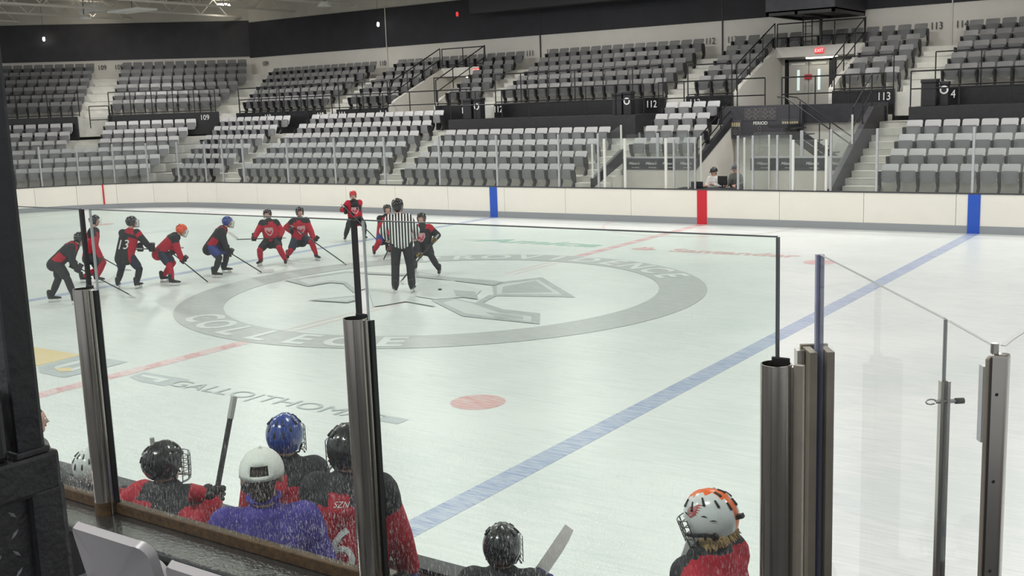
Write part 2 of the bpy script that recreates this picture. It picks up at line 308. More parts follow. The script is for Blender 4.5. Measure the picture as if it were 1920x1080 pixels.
for i,(c,p) in enumerate(EMB): flat('centre_emblem',[p],(P_LGREY,P_FILL)[c],.006+i*.0012)
for i,(c,p) in enumerate(GOLD): flat('ice_logo_block',[p],c,.003+i*.0012)
flat('ice_logo_block',[GICON],P_SLATE,.003); flat('ice_logo_block',GCUT[:1],P_WHITE,.0045); flat('ice_logo_block',GCUT[1:],P_WHITE,.0055)
text('ice_lettering','GALLO|THOMAS',.52,P_SLATE,ice,Matrix.Translation((3.15,-7.88,.0065))@Matrix.Diagonal((1.02,.8,1,1)),0)
flat('ice_logo_block',[rect(5.12,5.48,-7.95,-7.72)],P_SLATE,.003)
text('ice_lettering','Amica',1.35,P_GREEN,ice,Matrix.Translation((-2.5,7.4,.003))@Matrix.Diagonal((1.15,.75,1,1)),0,shear=.35,bold=.03)
flat('ice_lettering',[[(-5.1,7.25),(-4.2,7.38),(-3.9,7.55),(-4.3,7.45)]],P_GREEN,.003)
text('ice_lettering','Santander',.9,P_SPOT,ice,Matrix.Translation((3.35,7.25,.003))@Matrix.Diagonal((.92,.8,1,1)),0,bold=.025)
flat('ice_logo_block',[[(.55,7.2),(.75,7.02),(1.1,7.02),(1.3,7.2),(1.1,7.35),(1.02,7.6),(.9,7.4),(.8,7.65),(.72,7.35)]],P_SPOT,.003)
# boards
boards=sroot('rink_boards','white rink boards with grey kick plate around the ice')
A=outline(0); B=outline(.1)
pi=0
for ra,rb in zip(A,B):
    for i in range(len(ra)-1):
        a,b,c,d=[Vector(p) for p in (ra[i],ra[i+1],rb[i+1],rb[i])]; e=(b-a).normalized()*.006
        pa=[tuple(a+e),tuple(b-e),tuple(c-e),tuple(d+e)]
        MB().prism(pa,'z',.205,1.04).build('board_panel',BOARD,boards)
def band(name,o0,o1,z0,z1,m):
    la=[p for r in outline(o0) for p in r[:-1]]; lb=[p for r in outline(o1) for p in r[:-1]]; n=len(la); mb=MB()
    for i in range(n):
        j=(i+1)%n
        mb.add([la[i]+(z0,),la[j]+(z0,),lb[j]+(z0,),lb[i]+(z0,),la[i]+(z1,),la[j]+(z1,),lb[j]+(z1,),lb[i]+(z1,)],[(0,1,5,4),(3,7,6,2),(4,5,6,7),(0,3,2,1)])
    return mb.build(name,m,boards)
band('kick_plate',-.012,.1,0,.205,KICK); band('board_cap',-.02,.13,1.04,1.07,CAPM)
for x,w,m in ((0,.16,B_RED),(-7.77,.155,B_BLUE),(7.77,.155,B_BLUE)): MB().box(x-w,x+w,HW-.018,HW-.004,.0,1.04).build('line_stripe',m,boards)
MB().box(-.03,.03,-.012,0,.2,1.04).build('line_stripe',B_RED,boards,loc=(-27.09,10.99,0)).rotation_euler=(0,0,math.radians(37.4))
# far shielding glass
def glass_run(posts,label,z0=1.07,z1=2.8,pz=2.8,pr=.032,pm=ALU):
    g=thing('shielding_glass',label,'rink glass',(posts[0][0],posts[0][1],z0)); ox,oy=posts[0]
    for p in posts: MB().bbox(p[0]-ox-pr,p[0]-ox+pr,p[1]-oy-pr,p[1]-oy+pr,0,pz-z0,.008).build('post',pm,g)
    for p,q in zip(posts,posts[1:]):
        a=Vector((p[0]-ox,p[1]-oy)); b=Vector((q[0]-ox,q[1]-oy)); d=(b-a).normalized(); n=Vector((-d.y,d.x))*.006; a=a+d*(pr+.002); b=b-d*(pr+.002)
        MB().prism([tuple(a-n),tuple(b-n),tuple(b+n),tuple(a+n)],'z',0.0,z1-z0).build('pane',GLASSF,g)
    return g
yg=HW+.055
glass_run([(x,yg) for x in (-21.5,-20.25,-17.71,-15.16,-12.67,-10.11,-7.61,-5.12,-3.62)],'long straight run of clear shielding glass with grey posts left of the penalty box')
glass_run([(x,yg) for x in (3.92,5.2,7.7,10.2,12.7)],'clear shielding glass with grey posts beside the wide concrete stairs')
arcp=[(-21.95+(CR+.055)*math.cos(math.radians(a)),4.27+(CR+.055)*math.sin(math.radians(a))) for a in range(94,184,10)]
glass_run(arcp,'curved corner run of clear shielding glass in front of seats numbered 109',z1=2.75,pz=2.75,pr=.028)
# ================================================================ STANDS
LY=lambda k:14+.84*k
LZ=lambda k:1.76+.385*k
UY=lambda k:20+.84*k
UZ=lambda k:4.60+.383*k
SH=.83
T_CH=math.radians(45); J14=Vector((-31.76-.4142*(14-24.2),14))
def CH(s,Y): p=J14+Vector((.7071,.7071))*s+Vector((-.7071,.7071))*(Y-14); return (p.x,p.y)
M_CH=Matrix.Translation((J14.x,J14.y,0))@Matrix.Rotation(T_CH,4,'Z')@Matrix.Translation((0,-14,0))   # local (s,Y) -> world
def profile(rows,Yf,Zf,y_end,zb,y0=None):
    P=[]; ks=list(rows); y=Yf(ks[0])-.62 if y0 is None else y0
    P.append((y,zb))
    for k in ks:
        z=Zf(k)-SH; P.append((y,z)); y=Yf(k)+.22 if k!=ks[-1] else y_end; P.append((y,z))
    P.append((y,zb)); return P
def terrace(name,x0,x1,prof,M=None,m=None):
    mb=MB().prism(prof,'x',x0,x1)
    if M: mb.xf(M)
    return struct(mb.build(name,m or CONC))
ZL=.15
terrace('floor_lower_stand',-34,-3.87,profile(range(6),LY,LZ,19.0,ZL,12.95))
terrace('floor_penalty_stand',-3.87,-1.35,profile(range(2,6),LY,LZ,18.3,ZL,15.1))
terrace('floor_right_stand',3.9,16,profile(range(6),LY,LZ,19.0,ZL,12.95))
for x0,x1 in ((-34,-17.75),(-15.05,-1.65),(1.9,16)): terrace('floor_upper_stand',x0,x1,profile(range(5),UY,UZ,24.2,3.0,19.12))
def CHY(k): return 19.2+.84*k
def CHZ(k): return 4.72+.40*k
terrace('floor_corner_lower_stand',-16,9,profile(range(6),LY,LZ,19.3,ZL,12.6),M_CH)
terrace('floor_corner_upper_stand',-16,9,profile(range(6),CHY,CHZ,24.2,3.0,18.6),M_CH)
# walls
wl=sroot('wall_far')
MB().box(-33,20,24.2,24.5,0,6.83).build('white_wall_band',WHITEW,wl)
MB().box(-33,20,24.16,24.5,6.83,8.70).build('black_wall_band',BLACKW,wl); MB().box(-33,20,24.2,24.5,8.70,11).build('upper_wall_band',CEIL,wl)
for x in (-22.0,-4.28,-13.0,4.5): MB().box(x-.02,x+.02,24.14,24.2,4.5,8.7).build('wall_joint',DARK if x in (-4.28,-13.0) else WHITEW,wl)
wc=sroot('wall_corner')
MB().box(-18,1.5,24.2,24.5,0,6.9).xf(M_CH@Matrix.Translation((2.75,0,0))).build('white_wall_band',WHITEW,wc)
MB().box(-18,1.5,24.16,24.5,6.9,8.80).xf(M_CH@Matrix.Translation((2.75,0,0))).build('black_wall_band',mat('charcoal_block_wall',(58,57,61),.75,noise=.2,nscale=1.5),wc)
MB().box(-18,1.5,24.2,24.5,8.80,11).xf(M_CH@Matrix.Translation((2.75,0,0))).build('upper_wall_band',CEIL,wc)
struct(MB().box(-45,24,-24,25.5,9.9,10.0).build('ceiling',CEIL))
struct(MB().box(-45,24,-24,25.5,-.35,-.3).build('floor_slab',mat('slab_concrete',(120,120,120),.8)))
# black cross-aisle walls with section numbers
wk=sroot('wall_cross_aisle')
def kwall(x0,x1,z0=2.8,z1=3.88,M=None,y0=19.0,y1=19.12):
    mb=MB().box(x0,x1,y0,y1,z0,z1)
    if M: mb.xf(M)
    mb.build('black_wall',BLACKP,wk)
kwall(-27.4,-21.5); kwall(-20.75,-17.75); kwall(-15.05,-13.15); kwall(-12.0,-4.3); kwall(-3.45,-1.65); kwall(1.9,3.95); kwall(5.25,16); kwall(-2.5,2.75,2.9,3.99,M_CH,18.48,18.58); kwall(-14,-3.9,2.9,3.99,M_CH,18.48,18.58)
def num(body,x,z,y=18.985,size=.36,m=NUMW): text('section_number',body,size,m,wk if m is NUMW else wl,face_M((x,y,z),(0,-1,0),sx=.85),.006)
for b,x in (('112',-11.8),('112',-4.85),('113',3.62),('114',5.62),('111',-13.45),('111',-17.95),('110',-25.2),('110',-21.75),('111',-20.4),('113',-3.1)): num(b,x,3.63)
text('section_number','109',.36,NUMW,wk,M_CH@face_M((2.05,18.465,3.72),(0,-1,0),sx=.85),.006)
for b,x in (('109',-30.6),('110',-22.3),('111',-13.55),('112',-12.45),('112',-4.8),('113',-3.85),('113',3.98),('114',4.85),('111',-20.95)): num(b,x,6.05 if x!=-30.6 else 6.45,24.13,.36,NUMK)
for b,s in (('109',-3.15),('109',-2.3)): text('section_number',b,.36,NUMK,wc,M_CH@face_M((s-.35,24.14,6.52),(0,-1,0),sx=.85),.006)
# accessible platforms
def platform(x0,x1):
    p=sroot('floor_platform'); MB().box(x0,x1,16.95,19.0,2.0,3.3).build('platform_deck',mat('platform_black',(44,44,48),.6,noise=.2),p)
platform(-12.8,-4.45); platform(4.95,16)
# landing over the tunnel, fascia, tunnel walls
ln=sroot('floor_landing')
MB().box(-1.65,3.9,18.32,23.6,2.85,3.05).build('landing_slab',CONC,ln)
MB().box(-1.65,3.95,18.2,18.32,2.85,3.46).build('landing_fascia',DARK,ln)
tn=sroot('wall_tunnel')
MB().box(-1.35,3.9,18.34,18.44,0,2.85).build('tunnel_back_wall',WHITEW,tn)
MB().prism([(15.1,0),(15.1,1.5),(18.2,2.95),(18.2,0)],'x',-1.35,-1.27).build('tunnel_side_wall',WHITEW,tn)
MB().prism([(15.0,1.46),(15.0,1.72),(18.2,3.2),(18.2,2.9)],'x',-1.36,-1.24).build('sloped_kerb',DARK,tn)
MB().prism([(12.95,.35),(12.95,1.1),(17.0,3.35),(18.2,3.35),(18.2,2.9)],'x',3.72,3.9).build('sloped_kerb',DARK,tn)
MB().prism([(12.95,1.06),(12.95,1.35),(15.0,2.2),(15.0,1.75)],'x',-3.99,-3.87).build('sloped_kerb',DARK,tn)
for x0,x1 in ((-3.87,-1.27),(.68,3.72)):
    b=sroot('wall_penalty_box'); MB().box(x0,x1,14.95,15.1,.1,1.5).build('white_wall',WHITEW,b); MB().box(x0,x1,14.93,15.1,1.5,1.88).build('banner_panel',mat('banner_charcoal',(66,68,74),.6),b); MB().box(x0,x1,14.92,15.12,1.88,1.93).build('sill',ALU,b)
    n=4 
    for i in range(n):
        x=x0+.42+(x1-x0-.7)*i/(n-1); text('banner_script','Milano\'s',.125,NUMW,b,face_M((x,14.925,1.71),(0,-1,0)),.003,shear=.4); text('banner_print','Fine Catering',.05,NUMW,b,face_M((x+.06,14.925,1.58),(0,-1,0)),.003)
# vomitories
def vomitory(x0,x1,z_f=3.05):
    v=sroot('wall_entrance')
    for xa in (x0-.16,x1): MB().prism([(19.1,z_f),(19.1,3.95),(19.5,4.2),(22.85,5.5),(22.98,5.5),(22.98,5.26),(23.6,5.26),(23.6,z_f)],'x',xa,xa+.16).build('side_wall',WHITEW,v)
    MB().box(x0-.16,x1+.16,22.85,23.0,5.19,5.57).build('header_beam',WHITEW,v); MB().box(x0-.16,x1+.16,23.0,23.6,5.19,5.26).build('entrance_soffit',WHITEW,v); MB().box(x0,x1,23.45,23.6,z_f,5.2).build('back_wall',WHITEW,v)
    MB().box(x0-.16,x1+.16,19.1,23.6,2.85,z_f).build('entrance_floor',CONC,v)
    MB().box(x0-.16,x1+.16,23.0,24.2,5.26,5.30).build('top_row_floor',CONC,v)
    return v
vomitory(-1.5,1.75); vomitory(-17.6,-15.2)
# double doors
for i,(x0,x1) in enumerate(((-1.22,-.46),(-.42,.34),(.62,1.35))):
    d=sroot('door_%d'%(i+1)); MB().bbox(x0,x1,23.38,23.44,3.06,5.02,.006).build('door_leaf',mat('door_grey',(188,186,180),.5),d)
    MB().box((x0+x1)/2-.05,(x0+x1)/2+.05,23.365,23.38,3.95,4.72).build('window_slot',mat('slot_glass',(215,228,226),.2,emit=(215,235,235),estr=.55),d)
    MB().box(x0+.1,x1-.1,23.35,23.37,4.9,4.98).build('door_closer',WHITEP,d); MB().cyl((x1-.1 if i!=1 else x0+.1,23.35,3.9),(x1-.1 if i!=1 else x0+.1,23.35,4.2),.015).build('handle',ALU,d)
tr=sroot('trim_1'); 
for x0,x1,z0,z1 in ((-1.36,-1.24,3.05,5.12),(.36,.6,3.05,5.12),(1.37,1.45,3.05,5.12),(-1.36,1.45,5.03,5.12)): MB().box(x0,x1,23.34,23.45,z0,z1).build('door_frame',RAILM,tr)
t=thing('door_sign','small red sign fixed across the grey double doors','sign',(-.44,23.33,4.45)); MB().bbox(-.14,.14,-.01,.01,-.09,.09,.004).build('sign_plate',mat('sign_red',(190,40,48),.5),t)
def exit_sign(x,lab):
    t=thing('exit_sign',lab,'exit sign',(x,22.83,5.38)); MB().bbox(-.17,.17,-.04,.02,-.1,.1,.01).build('sign_box',EXITM,t); text('sign_letters','EXIT',.16,mat('exit_letters',(255,215,210),.5,emit=(255,200,200),estr=1.2),t,face_M((0,-.045,0),(0,-1,0)),.002)
exit_sign(.15,'lit red exit sign over the grey double doors'); exit_sign(-15.6,'lit red exit sign in the small doorless entrance')
def strip_light(x,w,lab):
    t=thing('strip_light',lab,'strip light',(x,22.95,5.19)); MB().bbox(-w,w,-.08,.08,-.04,0,.01).build('lamp_body',WHITEP,t); MB().bbox(-w+.03,w-.03,-.06,.06,-.09,-.04,.02).build('tube',TUBE,t)
strip_light(.2,.62,'bright white strip light under the header above the grey doors'); strip_light(-15.9,.4,'bright white strip light in the small doorless entrance')
# ---------------------------------------------------------------- aisle stairs
def aisle(x0,x1,Yf,Zf,ks,label,M=None):
    s=sroot('aisle_stairs',label)
    for k in ks:
        y=Yf(k)-.62; z=Zf(k)-SH
        mb=MB().box(x0,x1,y-.40,y,z-.39,z-.19)
        if M: mb.xf(M)
        mb.build('step',CONC,s)
        mb=MB().box(x0,x1,y-.015,y+.06,z,z+.012)
        if M: mb.xf(M)
        mb.build('step_nosing',mat('nosing',(176,175,168),.7),s)
aisle(-22.75,-21.58,LY,LZ,range(1,6),'pale concrete aisle steps in the lower stand under number 110')
aisle(-13.85,-12.7,LY,LZ,range(1,6),'pale concrete aisle steps beside the black platform with number 111')
aisle(-5.1,-3.95,LY,LZ,range(1,6),'pale concrete aisle steps between black platform and penalty box')
aisle(3.95,4.95,LY,LZ,range(0,6),'wide pale concrete steps right of the penalty box')
aisle(-21.9,-20.75,UY,UZ,range(1,5),'upper aisle steps below the wall number 110'); aisle(-13.2,-12.1,UY,UZ,range(1,5),'upper aisle steps below wall numbers 111 and 112')
aisle(-4.6,-3.5,UY,UZ,range(1,5),'upper aisle steps below wall numbers 112 and 113'); aisle(4.0,5.2,UY,UZ,range(1,5),'upper aisle steps below wall numbers 113 and 114')
aisle(-3.65,-2.45,CHY,CHZ,range(1,6),'corner upper aisle steps between two seat blocks numbered 109',M_CH); aisle(-3.95,-2.7,LY,LZ,range(3,6),'corner lower aisle steps below number 109',M_CH)
# ---------------------------------------------------------------- seats
def rplate(w,h,r,t,bow,n=5,taper=0):
    """rounded plate in the x-z plane, thickness t along y, bowed forward in the middle"""
    P=[]
    for cx,cz,a0 in ((w/2-r,r,-90),(w/2-r,h-r,0),(-w/2+r,h-r,90),(-w/2+r,r,180)):
        for i in range(n): a=math.radians(a0+90*i/(n-1)); P.append((cx+r*math.cos(a),cz+r*math.sin(a)))
    f=lambda x,z:bow*(2*x/w)**2
    k=len(P); sc=lambda p:(p[0]*(1-taper*(1-p[1]/h)),p[1])
    P=[sc(p) for p in P]; mb=MB(); c=(0,h/2)
    for y in (0,t):
        s=1 if y==0 else .96
        mb.v+=[(p[0]*s,y-f(p[0],p[1]),c[1]+(p[1]-c[1])*s) for p in P]
    mb.v+=[(0,0,h/2),(0,t,h/2)]
    for i in range(k):
        j=(i+1)%k; mb.f+=[(i,j,k+j,k+i),(j,i,2*k),(k+i,k+j,2*k+1)]
    mb.m=[0]*len(mb.f); return mb
def seat_meshes():
    back=rplate(.46,.44,.05,.03,.02,4).xf(Matrix.Translation((0,-.15,.42))@Matrix.Rotation(math.radians(-22),4,'X')).mesh('seat_back',SEAT,True)
    pan=rplate(.44,.33,.045,.05,-.015,4,.14).xf(Matrix.Translation((0,-.24,.33))@Matrix.Rotation(math.radians(-7),4,'X'))
    pan.box(-.12,.12,-.262,-.235,.315,.34); pan=pan.mesh('seat_pan',SEATP,True)
    st=MB().prism([(-.20,.22),(-.34,0),(-.18,0),(-.04,.2),(-.06,.5),(-.12,.63),(-.34,.63),(-.34,.57),(-.30,.36)],'x',-.288,-.238).mesh('seat_standard',SEATF)
    return back,pan,st
S_BACK,S_PAN,S_STD=seat_meshes()
def remat(me,m): c=me.copy(); c.materials[0]=m; return c
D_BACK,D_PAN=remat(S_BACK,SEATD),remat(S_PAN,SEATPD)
SEATS=[]   # (world matrix, label, last)
OR=['front','second','third','fourth','fifth','sixth']
def seat_row(x0,x1,Y,Z,label,M=None,sp=.527,n=None):
    w=x1-x0; n=n or max(1,round(w/sp)); d=w/n
    for i in range(n):
        m=Matrix.Translation((x0+d*(i+.5),Y,Z-SH))@Matrix.Diagonal((min(d/.527,1.0),1,1,1))
        if M: m=M@m
        SEATS.append((m,label,i==n-1))
for k in range(6):
    o=OR[k]
    seat_row(-25.8-.334*k,-22.82,LY(k),LZ(k),f'grey folding arena seat in {o} row of the lower corner block next to wall number 109')
    seat_row(-21.51,-13.92,LY(k),LZ(k),f'grey folding arena seat in {o} row of the lower block below the railed entrance 111')
    if k<4:
        seat_row(-12.6,-5.16,LY(k),LZ(k),f'pale grey folding arena seat in {o} row in front of the black platform numbered 112')
        seat_row(5.0,12.4,LY(k),LZ(k),f'pale grey folding arena seat in {o} row beside the wide steps, below number 114',n=14)
    if k>1: seat_row(-3.87,-1.42 if k<4 else -1.72,LY(k),LZ(k),f'grey folding arena seat in {OR[k-2]} row of the small block behind the penalty box banner',n=4)
    e=.4142*.84*k
    if k<3: seat_row(-8.5,-.08+e,LY(k),LZ(k),f'grey folding arena seat in {o} row of the angled end block by the red goal stripe',M_CH)
    else:
        seat_row(-2.64,-.05+e,LY(k),LZ(k),f'grey folding arena seat in {o} row of the angled block under number 109',M_CH); seat_row(-8.5,-4.04,LY(k),LZ(k),f'grey folding arena seat in {o} row of the far angled end block',M_CH)
    seat_row(-2.37,min(4.06,2.86+.4*k),CHY(k),CHZ(k),'upper seat',M_CH); seat_row(-8.8,-3.72,CHY(k),CHZ(k),'upper seat',M_CH)
for k in range(5):
    o=OR[k]
    seat_row(-27.6-.4*k,-21.95,UY(k),UZ(k),'upper seat')
    if k<4:
        seat_row(-20.65,-17.8,UY(k),UZ(k),'upper seat',n=5); seat_row(-15.0,-13.27,UY(k),UZ(k),'upper seat',n=3)
        seat_row(-3.43,-1.68,UY(k),UZ(k),f'dark grey arena seat in upper {o} row left of the doorway wall',n=3); seat_row(1.98,3.93,UY(k),UZ(k),f'dark grey arena seat in upper {o} row between doorway wall and number 113',n=3)
    else:
        seat_row(-20.65,-13.27,UY(k),UZ(k),'upper seat')
        seat_row(-3.43,-.65,UY(k),UZ(k),'dark grey arena seat in the top row left of the ladder above the doorway'); seat_row(-.02,3.93,UY(k),UZ(k),'dark grey arena seat in the top row right of the ladder above the doorway')
    seat_row(-12.03,-4.67,UY(k),UZ(k),f'dark grey arena seat in upper {o} row behind the platform with four bins',n=14)
    seat_row(5.24,12.6,UY(k),UZ(k),f'dark grey arena seat in upper {o} row above the large single bin',n=14)
CP=cam.matrix_world.translation; CI=cam.matrix_world.inverted()
def vis(m):
    q=CI@m.translation; u=q.x/-q.z*2038; return abs(u)<985
SEATS.sort(key=lambda s:((s[0].translation-CP).length if s[1]!='upper seat' and vis(s[0]) else 900+(s[0].translation-CP).length))
IND,REST=SEATS[:296],SEATS[296:]
for m,lab,last in IND:
    r=bpy.data.objects.new('folding_chair',None); COL.objects.link(r); r.matrix_world=m; r.empty_display_size=.1; tag(r,lab,'chair','grey folding arena seats in the stands')
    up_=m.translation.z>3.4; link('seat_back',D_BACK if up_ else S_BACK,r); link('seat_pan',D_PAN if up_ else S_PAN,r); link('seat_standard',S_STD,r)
    if last: link('seat_standard',S_STD,r,(.53,0,0))
def stuff_seats(lst):
    vs,fs,ms=[],[],[]; off=0
    for mi,me in ((0,S_BACK),(1,S_PAN),(2,S_STD)):
        n=len(me.vertices); co=np.empty(n*3); me.vertices.foreach_get('co',co); co=np.c_[co.reshape(-1,3),np.ones(n)]
        fl=[tuple(p.vertices) for p in me.polygons]
        for m,_,last in lst:
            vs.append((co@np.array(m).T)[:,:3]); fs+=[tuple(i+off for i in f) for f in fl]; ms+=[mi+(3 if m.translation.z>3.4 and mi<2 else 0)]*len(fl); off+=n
    me=bpy.data.meshes.new('folding_chairs_far'); me.from_pydata(np.concatenate(vs).tolist(),[],fs)
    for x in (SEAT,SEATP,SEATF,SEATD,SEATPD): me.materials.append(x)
    me.polygons.foreach_set('material_index',ms); me.polygons.foreach_set('use_smooth',[i!=2 for i in ms]); me.set_sharp_from_angle(angle=math.radians(40))
    o=link('folding_chairs_far',me); o['kind']='stuff'; tag(o,'many rows of dark grey folding arena seats far up in the stands','seats')
lo=[x for x in REST if x[0].translation.z<3.4]
stuff_seats(REST)
# ---------------------------------------------------------------- rails
def rail(label,pts,h=1.05,mid=.5,posts=None,r=.024,name='guard_rail',base=None):
    """pts: ground path [(x,y,z)..]; top rail at +h, mid rail at +mid"""
    o=Vector(pts[0]); t=thing(name,label,'railing',pts[0])
    P=[Vector(p)-o for p in pts]; up=Vector((0,0,1))
    MB().tube([p+up*h for p in P],r,6).build('top_rail',RAILM,t)
    if mid: MB().tube([p+up*mid for p in P],r*.9,6).build('mid_rail',RAILM,t)
    if posts is None: posts=max(1,round(sum((b-a).length for a,b in zip(P,P[1:]))/1.35))
    L=[(b-a).length for a,b in zip(P,P[1:])]; T=sum(L)
    for i in range(posts+1):
        s=T*i/posts; q=P[-1]
        for a,b,l in zip(P,P[1:],L):
            if s<=l+1e-6: q=a.lerp(b,s/l); break
            s-=l
        MB().cyl(q,q+up*h,r,n=6).build('post',RAILM,t)
rail('black pipe rail in front of upper seats beside the wall corner',[(-27.2,19.06,3.88),(-21.6,19.06,3.88)],1.15,.62)
rail('black pipe rail at upper seats between corner block and small railed entrance',[(-20.6,19.06,3.88),(-17.7,19.06,3.88)],1.15,.62)
rail('black pipe rail at upper seats between small railed entrance and black platform',[(-15.1,19.06,3.88),(-13.2,19.06,3.88)],1.15,.62)
rail('black pipe rail above the black wall behind the platform with bins',[(-11.95,19.06,3.88),(-4.4,19.06,3.88)],1.15,.05,6)
rail('black pipe rail on the black wall left of the grey doors',[(-3.4,19.06,3.88),(-1.7,19.06,3.88)],1.1,.05)
rail('black pipe rail on the black wall right of the grey doors',[(1.95,19.06,3.88),(3.9,19.06,3.88)],1.1,.05)
rail('black pipe rail above the black wall behind the large single bin',[(5.2,19.06,3.88),(12,19.06,3.88)],1.1,.05)
rail('long black pipe rail at the cross aisle above the lower corner blocks',[(-27.0,18.9,3.0),(-13.3,18.9,3.0)],1.5,.95,9)
rail('black pipe rail along the front of the black platform left of the penalty box',[(-12.74,17.05,3.3),(-5.27,17.05,3.3)],1.07,.54,6)
rail('short black pipe rail at the right end of the platform beside the recycling bin',[(-5.27,17.05,3.3),(-4.6,17.9,3.3)],1.07,.54,1)
rail('black pipe rail along the front of the black platform beside the wide steps',[(4.97,17.05,3.3),(12,17.05,3.3)],1.07,.54,5)
rail('black pipe rail at the landing left of the doors',[(-4.3,18.5,3.2),(-.25,18.5,3.2)],1.2,.62,4)
rail('black pipe rail at the landing in front of the doors',[(.35,18.5,3.2),(3.8,18.5,3.2)],1.18,.62,3)
rail('black pipe rail in front of angled upper seats next to the wall corner',[CH(-2.4,18.52)+(3.99,),CH(2.6,18.52)+(3.99,)],1.1,.08,5)
rail('black pipe rail of the far angled upper seat block',[CH(-9.5,18.52)+(3.99,),CH(-3.8,18.52)+(3.99,)],1.1,.08,4)
rail('black box rail in the corner beside number 109',[CH(-2.4,18.3)+(3.4,),CH(-3.3,18.3)+(3.4,)],1.05,.4,1)
for x,s in ((-1.58,'left wall beside the grey doors'),(1.83,'right wall beside the grey doors'),(-17.68,'left wall of the small doorless entrance'),(-15.12,'right wall of the small doorless entrance')):
    rail(f'sloping black pipe handrail on the {s}',[(x,19.2,3.98),(x,22.85,5.52)],.95,.45,3)
rail('black pipe rail on top of the header above the grey doors',[(-1.5,22.9,5.6),(1.78,22.9,5.6)],.84,.32,3)
rail('black pipe rail on top of the header of the small doorless entrance',[(-17.6,22.9,5.6),(-15.2,22.9,5.6)],.84,.1,2)
rail('sloping black handrail down the kerb left of the scoreboard',[(-1.3,15.3,1.85),(-1.3,18.1,3.12)],.62,.25,3)
rail('black handrail on the sloping kerb beside the wide concrete steps',[(3.81,15.2,2.35),(3.81,17.0,3.36)],1.0,.45,2)
# steel stair beside the scoreboard
t=thing('steel_stair','black steel stair with handrails descending to the penalty box','stair',(1.2,16.6,0))
for y in (0,1.0): MB().prism([(0,2.75),(2.3,1.15),(2.3,.9),(0,2.5)],'y',y,y+.04).build('stringer',RAILM,t)
for i in range(8): MB().box(.05+.28*i,.33+.28*i,.04,1.0,2.70-.2*i,2.73-.2*i).build('tread',DARK,t)
for y in (.02,1.02):
    MB().tube([(-.3,y,3.75),(0,y,3.7),(2.1,y,2.2),(2.1,y,1.3)],.022,6).build('handrail',RAILM,t)
    for x in (.1,1.1): MB().cyl((x,y,2.7-.7*x),(x,y,3.65-.72*x),.02,n=6).build('post',RAILM,t)
MB().box(-.6,.06,0,1.3,2.75,2.85).build('landing',DARK,t)
# ---------------------------------------------------------------- scoreboard
t=thing('scoreboard','charcoal scoreboard with unlit digits and the word PERIOD','scoreboard',(-.19,18.1,2.38))
MB().bbox(-1.43,1.43,-.12,.09,0,1.1,.02).build('cabinet',mat('scoreboard_case',(58,58,64),.55),t)
SEG=mat('digit_unlit',(104,100,100),.6); AMB=mat('lamp_amber_unlit',(176,168,140),.5); PAN=mat('display_panel',(74,72,76),.5)
MB().bbox(-.6,.56,-.135,-.12,.60,1.02,.004).build('clock_panel',PAN,t)
def digit(x,z,w,h,s=.028):
    mb=MB()
    for (a,b,c,d) in ((0,w,h-s,h),(0,w,h/2-s/2,h/2+s/2),(0,w,0,s),(0,s,0,h),(w-s,w,0,h)): mb.box(x+a,x+b,-.142,-.134,z+c,z+d)
    mb.build('digit',SEG,t)
for x in (-.52,-.27,.07,.32): digit(x,.66,.18,.3)
for z in (.74,.88): MB().box(-.04,-.01,-.142,-.134,z,z+.03).build('colon_dot',SEG,t)
for x0 in (-1.33,.72):
    MB().bbox(x0,x0+.62,-.135,-.12,.1,.62,.004).build('penalty_panel',PAN,t)
    for i in range(7): MB().box(x0+.04+.08*i,x0+.1+.08*i,-.145,-.134,.4,.54).build('penalty_lamp',AMB,t)
    for x in (x0+.12,x0+.34): digit(x,.12,.14,.2)
text('period_lettering','PERIOD',.15,NUMW,t,face_M((-.02,-.124,.50),(0,-1,0)),.004); digit(-.1,.18,.14,.22)
# ---------------------------------------------------------------- penalty box and timekeeper glass
GW=HW+.06
def panes(label,posts,z1,pz,pm=WHITEP,pr=.035): return glass_run([(x,GW) for x in posts],label,1.07,z1,pz,pr,pm)
panes('clear glass with white posts at the front of the visitors penalty box beside the steps',[-3.4,-2.66,-1.23],2.62,2.62)
panes('clear glass with slim posts and a gate beside the seated man in white',[-.96,-.47,-.25],2.7,2.6,ALU,.025)
panes('clear tall glass with white posts right of the seated men',[1.14,1.60,2.35,2.75],2.66,2.66,ALU,.03)
panes('clear glass with thick white posts at the right penalty box',[2.82,3.48,3.79],2.52,2.52)
def side_glass(x,y0,y1,z0a,z0b,z1a,z1b,label,name='side_glass'):
    t=thing(name,label,'glass panel',(x,y0,0)); MB().prism([(0,z0a),(y1-y0,z0b),(y1-y0,z1b),(0,z1a)],'x',-.006,.006).build('pane',GLASSF,t)
    for y,za,zb in ((0,z0a,z1a),(y1-y0,z0b,z1b)): MB().bbox(-.025,.025,y-.025,y+.025,za-.1,zb,.006).build('post',WHITEP,t)
side_glass(-3.93,13.0,14.95,1.2,2.05,2.45,3.0,'sloping clear glass panel beside the steps left of the penalty box')
side_glass(3.81,13.0,15.1,1.2,2.25,2.0,3.15,'sloping greenish glass panel beside the wide concrete steps')
side_glass(-1.0,12.95,14.9,.9,.9,2.6,2.6,'clear dividing glass between penalty box and timekeepers'); side_glass(1.3,12.95,14.9,.9,.9,2.6,2.6,'clear dividing glass right of the seated man in grey')
def rear_glass(xs,label):
    t=thing('rear_glass',label,'glass panel',(xs[0],15.02,1.93))
    for a,b in zip(xs,xs[1:]): MB().box(a-xs[0]+.03,b-xs[0]-.03,-.006,.006,0,.75).build('pane',GLASSF,t)
    for a in xs[1:-1]: MB().bbox(a-xs[0]-.05,a-xs[0]+.05,-.03,.03,0,.78,.01).build('post',ALU,t)
